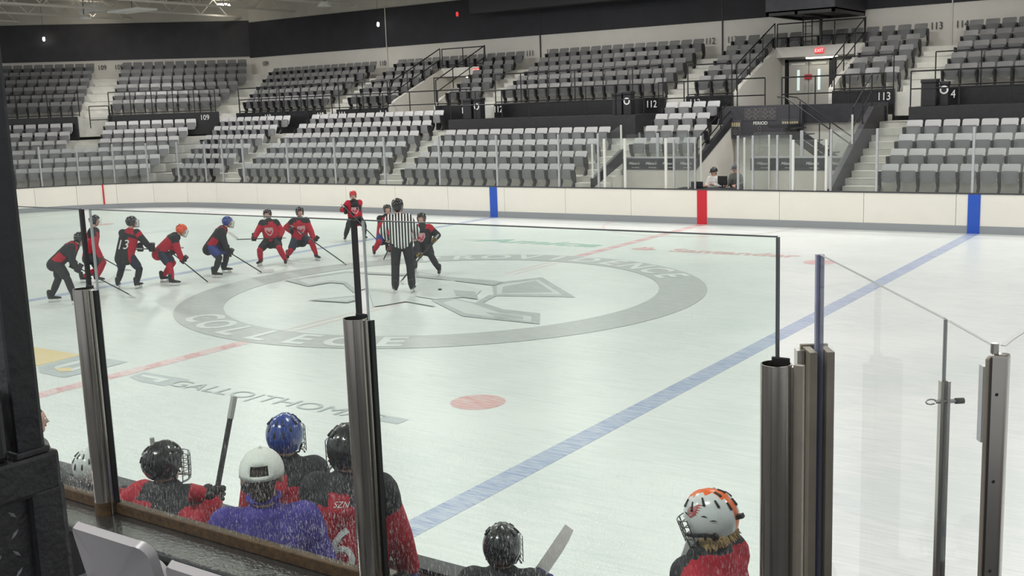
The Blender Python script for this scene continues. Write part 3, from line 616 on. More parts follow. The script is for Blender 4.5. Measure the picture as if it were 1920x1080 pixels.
rear_glass([-3.8,-2.6,-1.35],'clear glass on the script banner wall in front of four seats'); rear_glass([.72,2.3,3.7],'clear glass on the script banner wall below the steel stair')
struct(MB().box(-3.9,3.9,12.95,18.3,.05,.3).build('floor_penalty_box',CONC))
t=thing('timekeeper_table','dark timekeeper counter behind the boards at the red stripe','table',(0,13.15,.3)); MB().bbox(-.9,1.1,-.15,.3,.72,.78,.01).build('table_top',DARK,t)
for x in (-.85,1.05): MB().box(x-.03,x+.03,-.1,.25,0,.72).build('leg',DARK,t)
t=thing('laptop','black laptop on the timekeeper counter','laptop',(-.28,13.2,1.08)); MB().bbox(-.2,.2,-.14,.14,0,.025,.006).build('keyboard_base',RUBBER,t); MB().bbox(-.2,.2,-.16,-.14,.02,.2,.006).build('screen',RUBBER,t)
t=thing('black_monitor','black monitor panel between the two seated men','monitor',(.36,13.5,1.08)); MB().bbox(-.15,.15,-.03,.03,.06,.34,.01).build('panel',RUBBER,t); MB().box(-.1,.1,-.06,.06,0,.02).build('foot',RUBBER,t); MB().cyl((0,0,.0),(0,0,.15),.02).build('stem',RUBBER,t)
# bins
BINB=mat('bin_black',(40,40,44),.45)
def bin_(x,y,label,h=.8,w=.2,logo=False):
    t=thing('waste_bin',label,'bin',(x,y,3.3)); MB().bbox(-w,w,-w,w,0,h-.12,.02).build('body',BINB,t); MB().bbox(-w-.02,w+.02,-w-.02,w+.02,h-.12,h,.03).build('lid',BINB,t)
    if logo: MB().cyl((0,-w-.004,.48),(0,-w-.012,.48),.13,n=16).build('round_sticker',NUMW,t); MB().cyl((0,-w-.013,.48),(0,-w-.016,.48),.08,n=12).build('sticker_print',DARK,t)
bin_(-12.42,17.9,'square black waste bin on the platform beside number 111'); bin_(-11.95,17.9,'black recycling bin with a round white sticker near number 111',.82,.17,True)
bin_(-5.6,17.9,'square black waste bin at the right end of the platform'); bin_(-5.2,17.9,'black recycling bin with a round white sticker left of number 112',.84,.16,True)
bin_(5.32,17.95,'large black waste bin on the platform beside number 114',.82,.22); bin_(5.75,18.0,'slim black bin with a white sticker in front of number 114',.74,.12,True)
# camera platform with post and ladder over the doorway
t=thing('camera_platform','black raised camera platform on a post above the doorway','platform',(.17,22.9,5.62))
MB().cyl((0,0,0),(0,0,1.05),.06,n=10).build('post',RAILM,t)
MB().box(-1.1,1.35,-2.6,.9,1.05,1.11).build('deck',mat('deck_grey',(70,70,74),.6),t)
for a in ((-1.1,1.35,-2.6,-2.5),(-1.1,1.35,.8,.9),(-1.1,-1.0,-2.6,.9),(1.25,1.35,-2.6,.9),(-.05,.05,-2.6,.9)): MB().box(*a,.95,1.12).build('beam',RAILM,t)
MB().box(-1.1,1.35,-2.62,-2.58,1.1,2.3).build('screen_front',DARK,t); MB().box(1.33,1.37,-2.6,.9,1.1,2.3).build('screen_side',DARK,t); MB().box(-1.12,-1.08,-2.6,.9,1.1,2.3).build('screen_side',DARK,t)
t=thing('ladder','black vertical ladder standing in the top row gap','ladder',(-.35,22.95,5.62))
for x in (-.17,.17): MB().cyl((x,0,0),(x,0,1.1),.025,n=6).build('stile',RAILM,t)
for i in range(4): MB().cyl((-.17,0,.12+.28*i),(.17,0,.12+.28*i),.012,n=6).build('rung',RAILM,t)
# ceiling fittings seen at the top
t=thing('ventilation_duct','long dark duct hung high along the black far wall','duct',(-16,23.3,7.9))
MB().bbox(0,11,-.35,.35,0,.75,.05).build('duct_body',mat('duct_black',(38,38,41),.6),t)
for x in (1,5.5,10): MB().cyl((x,0,.7),(x,0,2.0),.02,n=6).build('hanger',RAILM,t)
for x in (-40,-36,-32,-28,-24,-20,-16):
    t=thing('roof_truss','pale steel roof truss spanning below the ceiling','truss',(x,0,8.95),group='pale roof trusses under the ceiling')
    MB().box(-.05,.05,-22,24,0,.09).build('bottom_chord',STEEL_P,t); MB().box(-.06,.06,-22,24,.83,.94).build('top_chord',STEEL_P,t)
    mb=MB(); y=-22
    while y<23: mb.cyl((0,y,.05),(0,y+.9,.85),.03,n=5); mb.cyl((0,y+.9,.85),(0,y+1.8,.05),.03,n=5); y+=1.8
    mb.build('web',STEEL_P,t)
for i,(x,y) in enumerate(LAMPS+STAND_FILL):  # the stand rows are added fill, given the same housings as the ice lamps
    t=thing('arena_lamp',('long white rectangular arena lamp hung over the ice','long white rectangular fill lamp added over the far stand','long white rectangular fill lamp added over the near stand')[0 if abs(y)<12 else 1 if y>0 else 2],'lamp',(x,y,8.72),group='rectangular arena lamps under the roof'); MB().bbox(-1.15,1.15,-.55,.55,0,.1,.03).build('housing',WHITEP,t); MB().cyl((0,0,.1),(0,0,1.2),.015,n=6).build('hanger',RAILM,t)
for (x,y,lab) in [(-33,15,'round glowing ceiling lamp over the far corner seats'),(-22,20,'round ceiling lamp before the small white pendant light'),(-9,20,'round ceiling lamp above the platform with four bins'),(4,20,'round ceiling lamp near the camera platform')]:
    t=thing('ceiling_lamp',lab,'lamp',(x,y,8.57)); MB().cyl((0,0,0),(0,0,.2),.36,.2,16).build('shade',WHITEP,t); MB().cyl((0,0,.2),(0,0,1.3),.02,n=6).build('hanger',RAILM,t)
def pendant(x,y,z,m,lab):
    t=thing('pendant_lamp',lab,'lamp',(x,y,z)); MB().capsule((0,0,0),(0,0,.1),.06,.06,8).build('bulb',m,t); MB().cyl((0,0,.12),(0,0,9.9-z),.008,n=5).build('cord',RAILM,t)
pendant(-22.0,23.6,7.85,LED,'small white pendant light hanging before the black far wall'); pendant(-17.0,23.4,7.95,EXITM,'small red pendant light hanging before the black far wall')
xx=CH(-6.2,23.8); pendant(xx[0],xx[1],8.0,LED,'small white light hanging before the angled charcoal wall')
xx=CH(-3.3,21.5)
t=thing('ceiling_fan_heater','white boxy unit heater hung from the roof in the corner','heater',(xx[0],xx[1],9.12)); MB().bbox(-.75,.75,-.35,.35,0,.42,.08).build('case',WHITEP,t)
for x in (-.15,.15): MB().cyl((x,0,.4),(x,0,.78),.03,n=6).build('hanger',WHITEP,t)
for (s,Y) in ((-3.75,22.5),(3.1,22.5)):
    xx=CH(s,Y); t=thing('ceiling_lamp',('small glowing ceiling lamp near the white unit heater' if s<0 else 'small glowing ceiling lamp above the wall corner'),'lamp',(xx[0],xx[1],9.3 if s<0 else 9.45)); MB().cyl((0,0,0),(0,0,.09),.36,.3,14).build('glow_disc',LED,t); MB().cyl((0,0,.09),(0,0,.45),.02,n=6).build('hanger',RAILM,t)

# ================================================================ NEAR SIDE: bench, glass, gate
YG=-14.4
nf=struct(MB().box(4,18,-21,-14.66,1.18,1.28).build('floor_near_stand',mat('near_concrete',(70,70,72),.7,noise=.2)))
struct(MB().box(12.84,18,-14.66,-12.95,1.18,1.28).build('floor_near_corner',mat('near_concrete',(70,70,72),.7)))
struct(MB().box(4,12.84,-14.36,-12.92,.05,.25).build('floor_bench',mat('bench_rubber',(48,48,50),.8,noise=.2)))
wb=sroot('wall_bench')
MB().box(4,12.84,-14.62,-14.36,0,1.74).build('bench_wall',BLACKP,wb)
WET=mat('wet_black_ledge',(40,42,42),.2,noise=.3,nscale=25,bump=.55,bscale=55,spec=1.0,coat=1.0)
MB().bbox(4,12.86,-14.64,-14.34,1.74,1.78,.012).build('ledge_top',WET,wb)
struct(MB().bbox(4,12.8,-14.425,-14.375,1.78,1.838,.006).build('trim_2',RUST))
pxs=(9.164,10.984,12.753)
glabs=('wide greenish bench glass pane left of the first steel post, behind the black upright','large scratched greenish glass pane between two steel posts, behind the white cap man','large greenish glass pane reaching to the open topped corner post')
for i,(xa,xb) in enumerate(((7.37,9.135),(9.215,10.955),(11.015,12.735))):
    t=thing('bench_glass_pane',glabs[i],'glass panel',((xa+xb)/2,YG,1.835)); w=(xb-xa)/2; h=3.345-1.835
    MB().box(-w,w,-.006,.006,0,h).build('pane',GLASSN,t)
    MB().box(-w,w,-.0065,.0065,h,h+.004).build('top_edge',EDGE,t)
    MB().box(w,w+(.017 if i<2 else .006),-.01,.01,1.05 if i<2 else .0,h).build('side_edge',RUBBER if i<2 else EDGE,t)
    MB().box(-w-.004,-w,-.0065,.0065,0,h).build('side_edge',EDGE if i==0 else ALU,t)
plabs=('dark brushed steel post with rust at its foot beside a white helmet','dark brushed steel post in front of the red shirt with number 6','open topped polished steel corner post next to the bronze channel')
for i,x in enumerate(pxs):
    t=thing('glass_post',plabs[i],'post',(x,YG-.05,1.78)); h=2.955-1.78; n=20; r=.049; mb=MB()
    a=[(r*math.cos(2*math.pi*j/n),r*math.sin(2*math.pi*j/n)) for j in range(n)]; b=[(p[0]*.9,p[1]*.9) for p in a]
    mb.v=[p+(0,) for p in a]+[p+(h,) for p in a]+[p+(h,) for p in b]+[p+(h-.25,) for p in b]
    for j in range(n):
        k=(j+1)%n; mb.f+=[(j,k,n+k,n+j),(n+j,n+k,2*n+k,2*n+j),(2*n+j,2*n+k,3*n+k,3*n+j)]
    mb.f.append(tuple(range(3*n,4*n))); mb.m=[0]*len(mb.f); mb.build('pipe',STAINLESS,t,True)
    MB().bbox(.03,.06,.0,.03,0,h-.005,.004).build('flange',STAINLESS,t); 
    if i<2: MB().box(.060,.068,.018,.042,.06,h-.01).build('black_channel',RUBBER,t)
    else: MB().box(.055,.085,.0,.02,0,h).build('side_plate',BRONZE,t)
    MB().bbox(-.03,.03,.036,.043,h-.02,h+.012,.004).build('clip',RUBBER,t)
    if i==0: MB().cyl((0,0,0),(0,0,.07),.0505,.0498,20).build('rusty_foot',RUST,t)
# angled end glass
A0=Vector((12.80,-14.20)); A1=Vector((13.402,-15.11)); A2=Vector((13.56,-15.36)); dA=(A1-A0).normalized(); nA=Vector((-dA.y,dA.x))
def plate(p,q,th,z0,z1,off=0.0): a=[p+nA*(off-th),q+nA*(off-th),q+nA*(off+th),p+nA*(off+th)]; return MB().prism([tuple(v) for v in a],'z',z0,z1)
t=thing('end_glass_panel','tall clear end glass panel with a violet edge standing in a bronze channel','glass panel',(A0.x,A0.y,1.28)); O=Matrix.Translation((-A0.x,-A0.y,-1.28))
plate(A0+dA*.02,A1-dA*.012,.006,1.32,3.269).xf(O).build('pane',GLASSR,t); plate(A0+dA*.0,A0+dA*.02,.0125,1.32,3.269).xf(O).build('violet_edge',EDGEB,t)
plate(A0+dA*.02,A1-dA*.012,.0035,3.269,3.2705).xf(O).build('top_edge',EDGEL,t); plate(A1-dA*.008,A1-dA*.004,.004,1.32,3.269).xf(O).build('side_edge',EDGEL,t)
t=thing('bronze_channel_post','square bronze channel post holding the violet edged glass','post',(A0.x,A0.y,1.28))
for off,w in ((-.028,.012),(.028,.012)): plate(A0-dA*.05,A0+dA*.055,w,1.28,2.955,off).xf(O).build('channel_side',BRONZE,t)
plate(A0-dA*.06,A0-dA*.045,.045,1.28,2.96).xf(O).build('channel_back',BRONZE,t); plate(A0-dA*.045,A0-dA*.0,.012,1.28,2.95,-.055).xf(O).build('flange',STAINLESS,t)
t=thing('pin_post','slim steel bar post with a locking pin','post',(A1.x,A1.y,1.28)); O=Matrix.Translation((-A1.x,-A1.y,-1.28))
for off in (-.0075,.0075): plate(A1-dA*.009,A1+dA*.009,.0032,1.28,3.128,off).xf(O).build('bar',STAINLESS,t)
e=Vector((-.822,-.57,0)); c=Vector((0,0,1.80)); MB().cyl(c+e*.02,c-e*.045,.0045,n=8).build('locking_pin',ALU,t); MB().tube([c+e*.03+Vector((e.x*.012*math.cos(a),e.y*.012*math.cos(a),.006*math.sin(a))) for a in [i*math.pi/4 for i in range(8)]],.002,5,closed=True).build('pin_ring',ALU,t); MB().cyl(c-e*.025,c-e*.045,.007,n=8).build('pin_cap',RUBBER,t)
t=thing('end_glass_panel','narrow clear glass panel between the pin post and the bolted end post','glass panel',(A1.x,A1.y,1.28))
plate(A1+dA*.014,A2-dA*.03,.006,1.32,3.269).xf(O).build('pane',GLASSR,t); plate(A1+dA*.014,A2-dA*.03,.0035,3.269,3.2705).xf(O).build('top_edge',EDGEL,t); plate(A2-dA*.075,A2-dA*.055,.009,3.06,3.22).xf(O).build('clip_plate',ALU,t)
t=thing('bolted_end_post','bolted steel end post beside the curved glass','post',(A2.x,A2.y,1.28)); O=Matrix.Translation((-A2.x,-A2.y,-1.28))
MB().bbox(-.016,.018,-.016,.016,0,1.98,.006).build('post_body',STAINLESS,t); MB().bbox(-.025,-.016,-.01,.02,0,1.97,.003).build('angle',BRONZE,t)
for z in (1.9,1.72,1.53): MB().cyl((.0,-.0165,z),(0,-.019,z),.003,n=8).build('bolt',RUBBER,t)
MB().cyl((-.01,0,1.98),(-.01,0,2.0),.008,n=8).build('top_bolt',STAINLESS,t)
t=thing('curved_glass_panel','curved clear glass at the bench corner beside the bolted post','glass panel',(A2.x,A2.y,1.28))
cp=[(0,.03),(.003,.1),(.012,.2),(.04,.33),(.09,.46),(.17,.58),(.28,.67),(.42,.73),(.6,.76)]
n=len(cp); cin=[]
for i,p in enumerate(cp):
    d=(Vector(cp[min(i+1,n-1)])-Vector(cp[max(i-1,0)])).normalized(); q=Vector((-d.y,d.x))*.005; cin.append((Vector(p)+q,Vector(p)-q))
for nm,z0,z1,m in (('pane',.04,1.989,GLASSR),('top_edge',1.989,1.9905,EDGEL)):
    mb=MB()
    for z in (z0,z1): mb.v+=[tuple(a)+(z,) for a,b in cin]+[tuple(b)+(z,) for a,b in cin]
    for i in range(n-1):
        mb.f+=[(i,i+1,2*n+i+1,2*n+i),(n+i+1,n+i,3*n+i,3*n+i+1),(2*n+i,2*n+i+1,3*n+i+1,3*n+i),(i,n+i,n+i+1,i+1)]
    mb.f+=[(0,2*n,3*n,n),(n-1,2*n-1,4*n-1,3*n-1)]; mb.m=[0]*len(mb.f); mb.build(nm,m,t,True)
# black gate with tread plate and upright
t=thing('tread_plate_gate','black painted steel gate panel with raised tread plate','gate',(12.2,-16.54,1.28)); H=3.195-1.28
CHIP=mat('chipped_black_paint',(50,49,51),.38,noise=.35,nscale=22,bump=.22,bscale=70)
MB().bbox(-.062,0,-.9,0,H-.075,H,.008).build('top_bar',CHIP,t); MB().bbox(-.062,.0,-.062,.006,0,H-.06,.012).build('side_bar',CHIP,t); MB().box(-.05,-.02,-.9,-.055,0,H-.07).build('plate',CHIP,t)
mb=MB(); k=0
for iz in range(22):
    for iy in range(22):
        y=-.09-.036*iy; z=H-.10-.036*iz; a=math.radians(45 if (iy+iz)%2 else -45); d=Vector((0,math.cos(a),math.sin(a)))*.011; s=Vector((0,-d.z,d.y))*.28; c=Vector((-.02,y,z)); q=Vector((.004,0,0))
        mb.add([c-d,c+s,c+d,c-s,c-d*.4+q,c+d*.4+q],[(0,1,4),(1,2,5),(1,5,4),(2,3,5),(3,0,4),(3,4,5)])
tp=mb.build('tread_pattern',mat('worn_black_steel',(150,150,154),.35),t); tp['kind']='stuff'
t=thing('black_upright','tall black steel upright standing on the gate','post',(12.17,-16.589,3.195)); MB().bbox(-.028,.026,-.027,.027,0,1.7,.008).build('tube',BLACKP,t); MB().bbox(-.045,.02,-.13,-.04,-.0,.115,.01).build('hinge_block',BLACKP,t); MB().bbox(-.035,.03,-.032,.032,0,.012,.003).build('weld_foot',CHIP,t)
# near seats, backs towards the camera
NS=mat('near_seat_white',(160,157,160),.3)
for i,x in enumerate((10.20,10.80)):
    t=thing('white_arena_seat',('white plastic arena seat behind the wet black ledge beside the black gate','white plastic arena seat below the wet ledge under the man in purple')[i],'seat',(x,-15.16,1.28),math.pi)
    rplate(.52,.46,.07,.035,.045,6).xf(Matrix.Translation((0,-.10,.40 if i==0 else .36))@Matrix.Rotation(math.radians(-12),4,'X')).build('seat_back',NS,t,True)
    rplate(.46,.42,.1,.05,-.02,6,.1).xf(Matrix.Translation((0,-.22,.3))@Matrix.Rotation(math.radians(-8),4,'X')).build('seat_pan',NS,t,True)
    for sx in (-.28,.28): MB().prism([(-.10,.20),(-.28,0),(-.16,0),(-.02,.2),(.02,.5),(-.02,.58),(-.34,.58),(-.34,.54),(-.10,.52)],'x',sx-.02,sx+.02).build('seat_standard',SEATF,t)
# players bench
for x0,x1,lab in ((6.3,8.95,'wooden players bench behind the boards under the seated players'),(10.45,11.5,'short wooden players bench under the seated black helmet player')):
    t=thing('players_bench',lab,'bench',(x0,-13.62,.25)); w=x1-x0
    MB().bbox(0,w,-.17,.17,.42,.47,.01).build('seat_board',mat('bench_wood',(150,120,84),.5,noise=.2),t)
    for x in (.2,w-.2): MB().box(x-.03,x+.03,-.14,.14,0,.42).build('leg',RAILM,t)

# ================================================================ PEOPLE
PL={"P1": {"feet": [[-7.045, -4.477, -0.0], [-6.297, -4.421, 0.0]], "hip": [-6.838, -4.385, 0.879], "head": [-6.476, -4.044, 1.319], "hands": [[-6.34, -4.262, 0.696], [-6.661, -4.166, 0.744]], "stick": [[-6.677, -4.221, 0.831], [-6.021, -3.256, 0.02], [-5.649, -3.37, 0.03]]}, "P2": {"feet": [[-8.875, -2.472, 0.0], [-8.535, -2.334, 0.0]], "hip": [-8.768, -2.314, 0.647], "head": [-8.712, -2.115, 1.431], "hands": [[-8.391, -2.256, 0.556], [-8.775, -2.139, 0.624]], "stick": [[-8.864, -2.184, 0.702], [-9.768, -0.74, 0.02], [-9.365, -0.654, 0.03]]}, "P3": {"feet": [[-7.257, -2.687, 0.0], [-6.812, -2.503, 0.0]], "hip": [-7.145, -2.519, 0.748], "head": [-7.054, -2.308, 1.466], "hands": [[-6.937, -2.231, 0.847], [-6.769, -2.055, 0.832]], "stick": [[-6.943, -2.35, 0.886], [-6.603, -1.644, 0.774], [-6.484, -1.555, 0.805]]}, "P4": {"feet": [[-7.01, -1.632, 0.0], [-6.328, -1.914, 0.0]], "hip": [-6.855, -1.749, 0.749], "head": [-6.495, -1.408, 1.199], "hands": [[-6.341, -1.564, 0.516], [-6.525, -1.711, 0.724]], "stick": [[-6.59, -1.742, 0.787], [-5.859, -1.295, 0.02], [-5.712, -1.138, 0.03]]}, "P5": {"feet": [[-6.318, -0.686, 0.0], [-6.707, -0.056, 0.0]], "hip": [-6.741, -0.387, 0.701], "head": [-6.447, -0.072, 1.243], "hands": [[-6.278, -0.23, 0.503], [-6.558, -0.158, 0.597]], "stick": [[-6.687, -0.17, 0.67], [-5.763, 0.266, 0.02], [-5.612, 0.436, 0.03]]}, "P6": {"feet": [[-6.817, 1.204, 0.0], [-6.173, 1.449, 0.0]], "hip": [-6.553, 1.418, 0.645], "head": [-6.7, 1.442, 1.267], "hands": [[-6.753, 0.983, 0.71], [-6.3, 1.419, 0.702]], "stick": [[-6.204, 1.545, 0.691], [-7.066, 0.706, 0.718], [-7.206, 0.635, 0.842]]}, "P7": {"feet": [[-6.857, 2.185, 0.0], [-6.095, 2.468, 0.0]], "hip": [-6.574, 2.373, 0.562], "head": [-6.611, 2.482, 1.22], "hands": [[-6.101, 2.443, 0.504], [-6.666, 2.221, 0.731]], "stick": [[-6.712, 2.228, 0.924], [-4.686, 2.063, 0.02], [-4.999, 2.556, 0.03]]}, "P8": {"feet": [[-8.239, 5.852, 0.0], [-7.837, 6.247, 0.0]], "hip": [-8.077, 6.153, 0.641], "head": [-8.177, 6.221, 1.31], "hands": [[-8.124, 5.811, 0.939], [-7.839, 5.889, 0.657]], "stick": [[-8.237, 5.765, 1.098], [-6.838, 5.777, 0.02], [-6.378, 5.481, 0.03]]}, "P9": {"feet": [[-5.154, 3.644, 0.0], [-5.0, 4.02, 0.0]], "hip": [-5.046, 3.952, 0.483], "head": [-5.027, 4.107, 1.176], "hands": [[-4.722, 3.8, 0.451], [-4.712, 3.908, 0.339]], "stick": [[-4.668, 3.98, 0.544], [-4.341, 3.073, 0.02], [-4.194, 2.562, 0.03]]}, "P10": {"feet": [[-1.383, 1.614, 0.0], [-2.298, 1.846, 0.0]], "hip": [-1.951, 1.783, 0.635], "head": [-2.029, 1.855, 1.253], "hands": [[-1.631, 1.79, 0.791], [-1.775, 1.44, 0.472]], "stick": [[-1.558, 1.865, 0.909], [-1.559, 0.45, 0.02], [-1.211, 0.147, 0.03]]}, "REF": {"feet": [[-0.729, -0.688, 0.0], [-0.484, -0.446, 0.0]], "hip": [-0.716, -0.432, 1.036], "head": [-0.836, -0.361, 1.79], "hands": [[-1.055, -0.286, 1.089], [-0.74, -0.07, 1.076]]}, "B1": {"head": [7.439, -13.382, 1.406], "hip": [7.441, -13.499, 0.827], "hands": [[7.286, -13.2, 1.005], [7.065, -13.351, 1.015]]}, "B2": {"head": [8.344, -13.454, 1.606], "hip": [8.484, -13.587, 1.084], "hands": [[8.696, -13.365, 1.452], [7.909, -13.444, 1.318]], "stick": [[8.715, -13.172, 2.03], [8.753, -13.497, 1.212], [8.726, -13.582, 0.89]]}, "B3": {"head": [9.397, -13.4, 1.922], "hip": [9.431, -13.561, 1.016], "hands": [[9.126, -13.491, 1.186], [9.468, -13.257, 1.171]]}, "B4": {"head": [9.937, -13.453, 1.939], "hip": [10.044, -13.563, 1.039], "hands": [[10.108, -13.183, 1.168], [9.707, -13.429, 1.027]]}, "B5": {"head": [10.863, -13.327, 1.526], "hip": [10.883, -13.424, 0.985], "hands": [[10.975, -13.167, 1.327], [10.625, -13.234, 0.981]], "stick": [[11.032, -13.091, 1.509], [10.967, -13.188, 1.372], [10.9, -13.317, 1.149]]}, "B6": {"head": [12.02, -13.313, 1.897], "hip": [12.103, -13.416, 1.109], "hands": [[11.982, -13.526, 1.587], [11.859, -13.397, 1.425]], "stick": [[11.922, -13.414, 1.736], [11.9, -13.447, 1.649], [11.892, -13.489, 1.472]]}, "CAP": {"head": [9.93, -14.065, 1.99], "hip": [9.977, -14.192, 1.207], "hands": [[9.749, -14.241, 1.14], [10.063, -14.025, 1.126]]}, "HEAD": {"head": [6.631, -13.282, 1.619], "hip": [6.656, -13.432, 0.8], "hands": [[6.41, -13.33, 0.926], [6.51, -13.262, 0.921]]}}
QUEUE=[]     # (temp object, final name, mats, rule, parent, caps)
def queue_blob(name,caps,voxel,mats,rule,parent,smooth=3):
    mb=MB()
    for c in caps: mb.capsule(c[0],c[1],c[2],c[3],12)
    me=bpy.data.meshes.new('tmp'); me.from_pydata(mb.v,[],mb.f); o=bpy.data.objects.new('tmp',me); COL.objects.link(o)
    r=o.modifiers.new('r','REMESH'); r.mode='VOXEL'; r.voxel_size=voxel
    if smooth: s=o.modifiers.new('s','SMOOTH'); s.factor=.5; s.iterations=smooth
    QUEUE.append((o,name,mats,rule,parent,caps))
DONE=[]
def flush():
    dg=bpy.context.evaluated_depsgraph_get(); dg.update()
    for o,name,mats,rule,parent,caps in QUEUE:
        me=bpy.data.meshes.new_from_object(o.evaluated_get(dg)); me.name=name; me.materials.clear()
        for m in mats: me.materials.append(m)
        n=len(me.polygons); me.polygons.foreach_set('use_smooth',[True]*n)
        if rule and n:
            ce=np.empty(n*3); me.polygons.foreach_get('center',ce); ce=ce.reshape(-1,3); best=np.full(n,1e9); bi=np.zeros(n,int); bt=np.zeros(n)
            for i,c in enumerate(caps):
                a=np.array(c[0]); d=np.array(c[1])-a; L=max(d@d,1e-9); t=np.clip((ce-a)@d/L,0,1); ds=np.linalg.norm(ce-a-t[:,None]*d,axis=1)-(c[2]+(c[3]-c[2])*t)
                k=ds<best; best[k]=ds[k]; bi[k]=i; bt[k]=t[k]
            me.polygons.foreach_set('material_index',[int(rule(caps[bi[j]][4],bt[j],ce[j])) for j in range(n)])
        ob=link(name,me,parent); DONE.append(ob); bpy.data.objects.remove(o,do_unlink=True)
    QUEUE.clear()
RED=mat('jersey_red',(176,26,48),.8,noise=.15,nscale=20); BLK=mat('jersey_black',(38,38,42),.8,noise=.2,nscale=20); WHT=mat('cloth_white',(226,224,222),.8,noise=.05,nscale=20); GRY=mat('cloth_grey',(96,98,96),.85,noise=.1)
NAVY=mat('pants_navy',(38,46,66),.7,noise=.2,nscale=15); BLUE=mat('pants_blue',(48,62,128),.7,noise=.2,nscale=12); BLKP=mat('pants_black',(32,33,38),.7,noise=.25,nscale=15); PURP=mat('pullover_purple',(66,52,140),.85,noise=.12,nscale=14)
SKIN=mat('skin',(205,160,140),.55); HAIRB=mat('hair_brown',(52,40,32),.7,noise=.3,nscale=60); HAIRY=mat('hair_blond',(178,150,104),.6,noise=.4,nscale=90); SKB=mat('skate_boot',(30,30,33),.4,noise=.3,nscale=25); SKW=mat('skate_holder',(222,222,220),.4); BLADE=mat('skate_blade',(190,192,196),.25,metal=1)
GLV=mat('glove_black',(36,36,38),.6,noise=.3,nscale=30); GLR=mat('glove_red',(168,28,46),.6); STK=mat('stick_black',(34,35,38),.35); STKW=mat('stick_white',(214,208,206),.5); TAPE=mat('stick_tape',(170,170,165),.8); STKT=mat('stick_teal',(50,160,150),.35)
H_BLK=mat('helmet_black',(34,35,38),.22,coat=.4); H_BLU=mat('helmet_blue',(40,66,140),.22,coat=.4); H_ORG=mat('helmet_orange',(226,84,44),.25,coat=.4); H_WHT=mat('helmet_white',(214,216,216),.22,coat=.4); H_RED=mat('helmet_red',(196,38,48),.25,coat=.4); WIRE=mat('cage_wire',(140,142,146),.3,metal=.8); VISOR=glass_mat('visor',(.93,.94,.94),haze=.02)
ORG=mat('stripe_orange',(232,104,44),.3); VENT=mat('vent_dark',(24,24,26),.5); EYE=mat('eye_white',(225,222,218),.3); IRIS=mat('eye_dark',(40,30,26),.3); LIP=mat('lips',(168,98,92),.5)
def ik(a,b,l1,l2,pole):
    a=Vector(a); b=Vector(b); d=b-a; L=d.length; s=1
    if L>(l1+l2)*.995: s=L/((l1+l2)*.995); l1*=s; l2*=s
    d.normalize(); x=(l1*l1-l2*l2+L*L)/(2*L); h=math.sqrt(max(l1*l1-x*x,0)); p=Vector(pole); p=p-d*p.dot(d)
    if p.length<1e-4: p=d.orthogonal()
    return a+d*x+p.normalized()*h
# shared head-gear meshes (local: +x forward, +y left, +z up, metres; origin at skull centre)
def helmet_mesh(m,stripe=None):
    mb=MB(); NA,NR=32,10
    def low(a):     # lower rim height by azimuth (0 = front)
        c=math.cos(a); return .035 if c>.62 else (-.085 if c<.45 else -.085+(c-.45)/.17*.12)
    for i in range(NR+1):
        for j in range(NA):
            a=2*math.pi*j/NA; zt=math.asin(max(-.95,min(.95,low(a)/.125))); e=math.pi/2-(math.pi/2-zt)*(i/NR)**.9
            k=1+.022*(1 if abs(math.sin(a*3.0))>.75 and .25<i/NR<.85 else 0)+(.03 if i==NR else 0)
            x=.132*math.cos(e)*math.cos(a)*k-.012; y=.108*math.cos(e)*math.sin(a)*k; z=.128*math.sin(e)*k+(-.0)
            if abs(y)<.018 and math.cos(e)*math.cos(a)<.9: z+=.004
            mb.v.append((x,y,z))
    for i in range(NR):
        for j in range(NA):
            k=(j+1)%NA; az=2*math.pi*(j+.5)/NA; sm=1 if (stripe and abs(mb.v[i*NA+j][1]+mb.v[i*NA+k][1])<.05) else 0
            mb.f.append((i*NA+j,i*NA+k,(i+1)*NA+k,(i+1)*NA+j)); mb.m.append(sm)
    # inner rim gives the shell its thickness
    n0=len(mb.v); mb.v+=[(p[0]*.9,p[1]*.9,p[2]+.004) for p in mb.v[NR*NA:(NR+1)*NA]]
    for j in range(NA): k=(j+1)%NA; mb.f.append((NR*NA+j,NR*NA+k,n0+k,n0+j)); mb.m.append(0)
    return mb.mesh('helmet_shell',[m,stripe or m],True)
def vents_mesh():
    mb=MB()
    for s in (-1,1):
        for (a,e,l) in ((40,48,.03),(75,40,.035),(110,45,.035),(140,30,.03),(165,15,.03),(165,48,.03)):
            a=math.radians(a*s); e=math.radians(e); c=Vector((.134*math.cos(e)*math.cos(a)-.012,.11*math.cos(e)*math.sin(a),.13*math.sin(e))); d=Vector((-math.sin(a),math.cos(a),0)).cross(c.normalized())*0+Vector((-math.cos(a)*math.sin(e),-math.sin(a)*math.sin(e),math.cos(e)))
            mb.capsule(c-d*l/2,c+d*l/2,.007,.005,6)
    return mb.mesh('vents',VENT,True)
def cage_mesh():
    mb=MB()
    P=lambda a,z:(.02+.135*math.cos(a)*(1-.9*max(0,-z-.07)),.112*math.sin(a),z)
    for z in (.03,.0,-.03,-.06,-.09,-.12): mb.tube([P(math.radians(t),z) for t in range(-75,76,15)],.0032,4)
    for t in (-75,-50,-25,0,25,50,75): mb.tube([P(math.radians(t),z) for z in (.03,-.03,-.075,-.12)],.0032,4)
    mb.tube([(P(math.radians(t),-.12)[0]-.0,P(math.radians(t),-.12)[1]*.9,-.13) for t in range(-75,76,25)],.006,5)
    return mb.mesh('face_cage',WIRE,True)
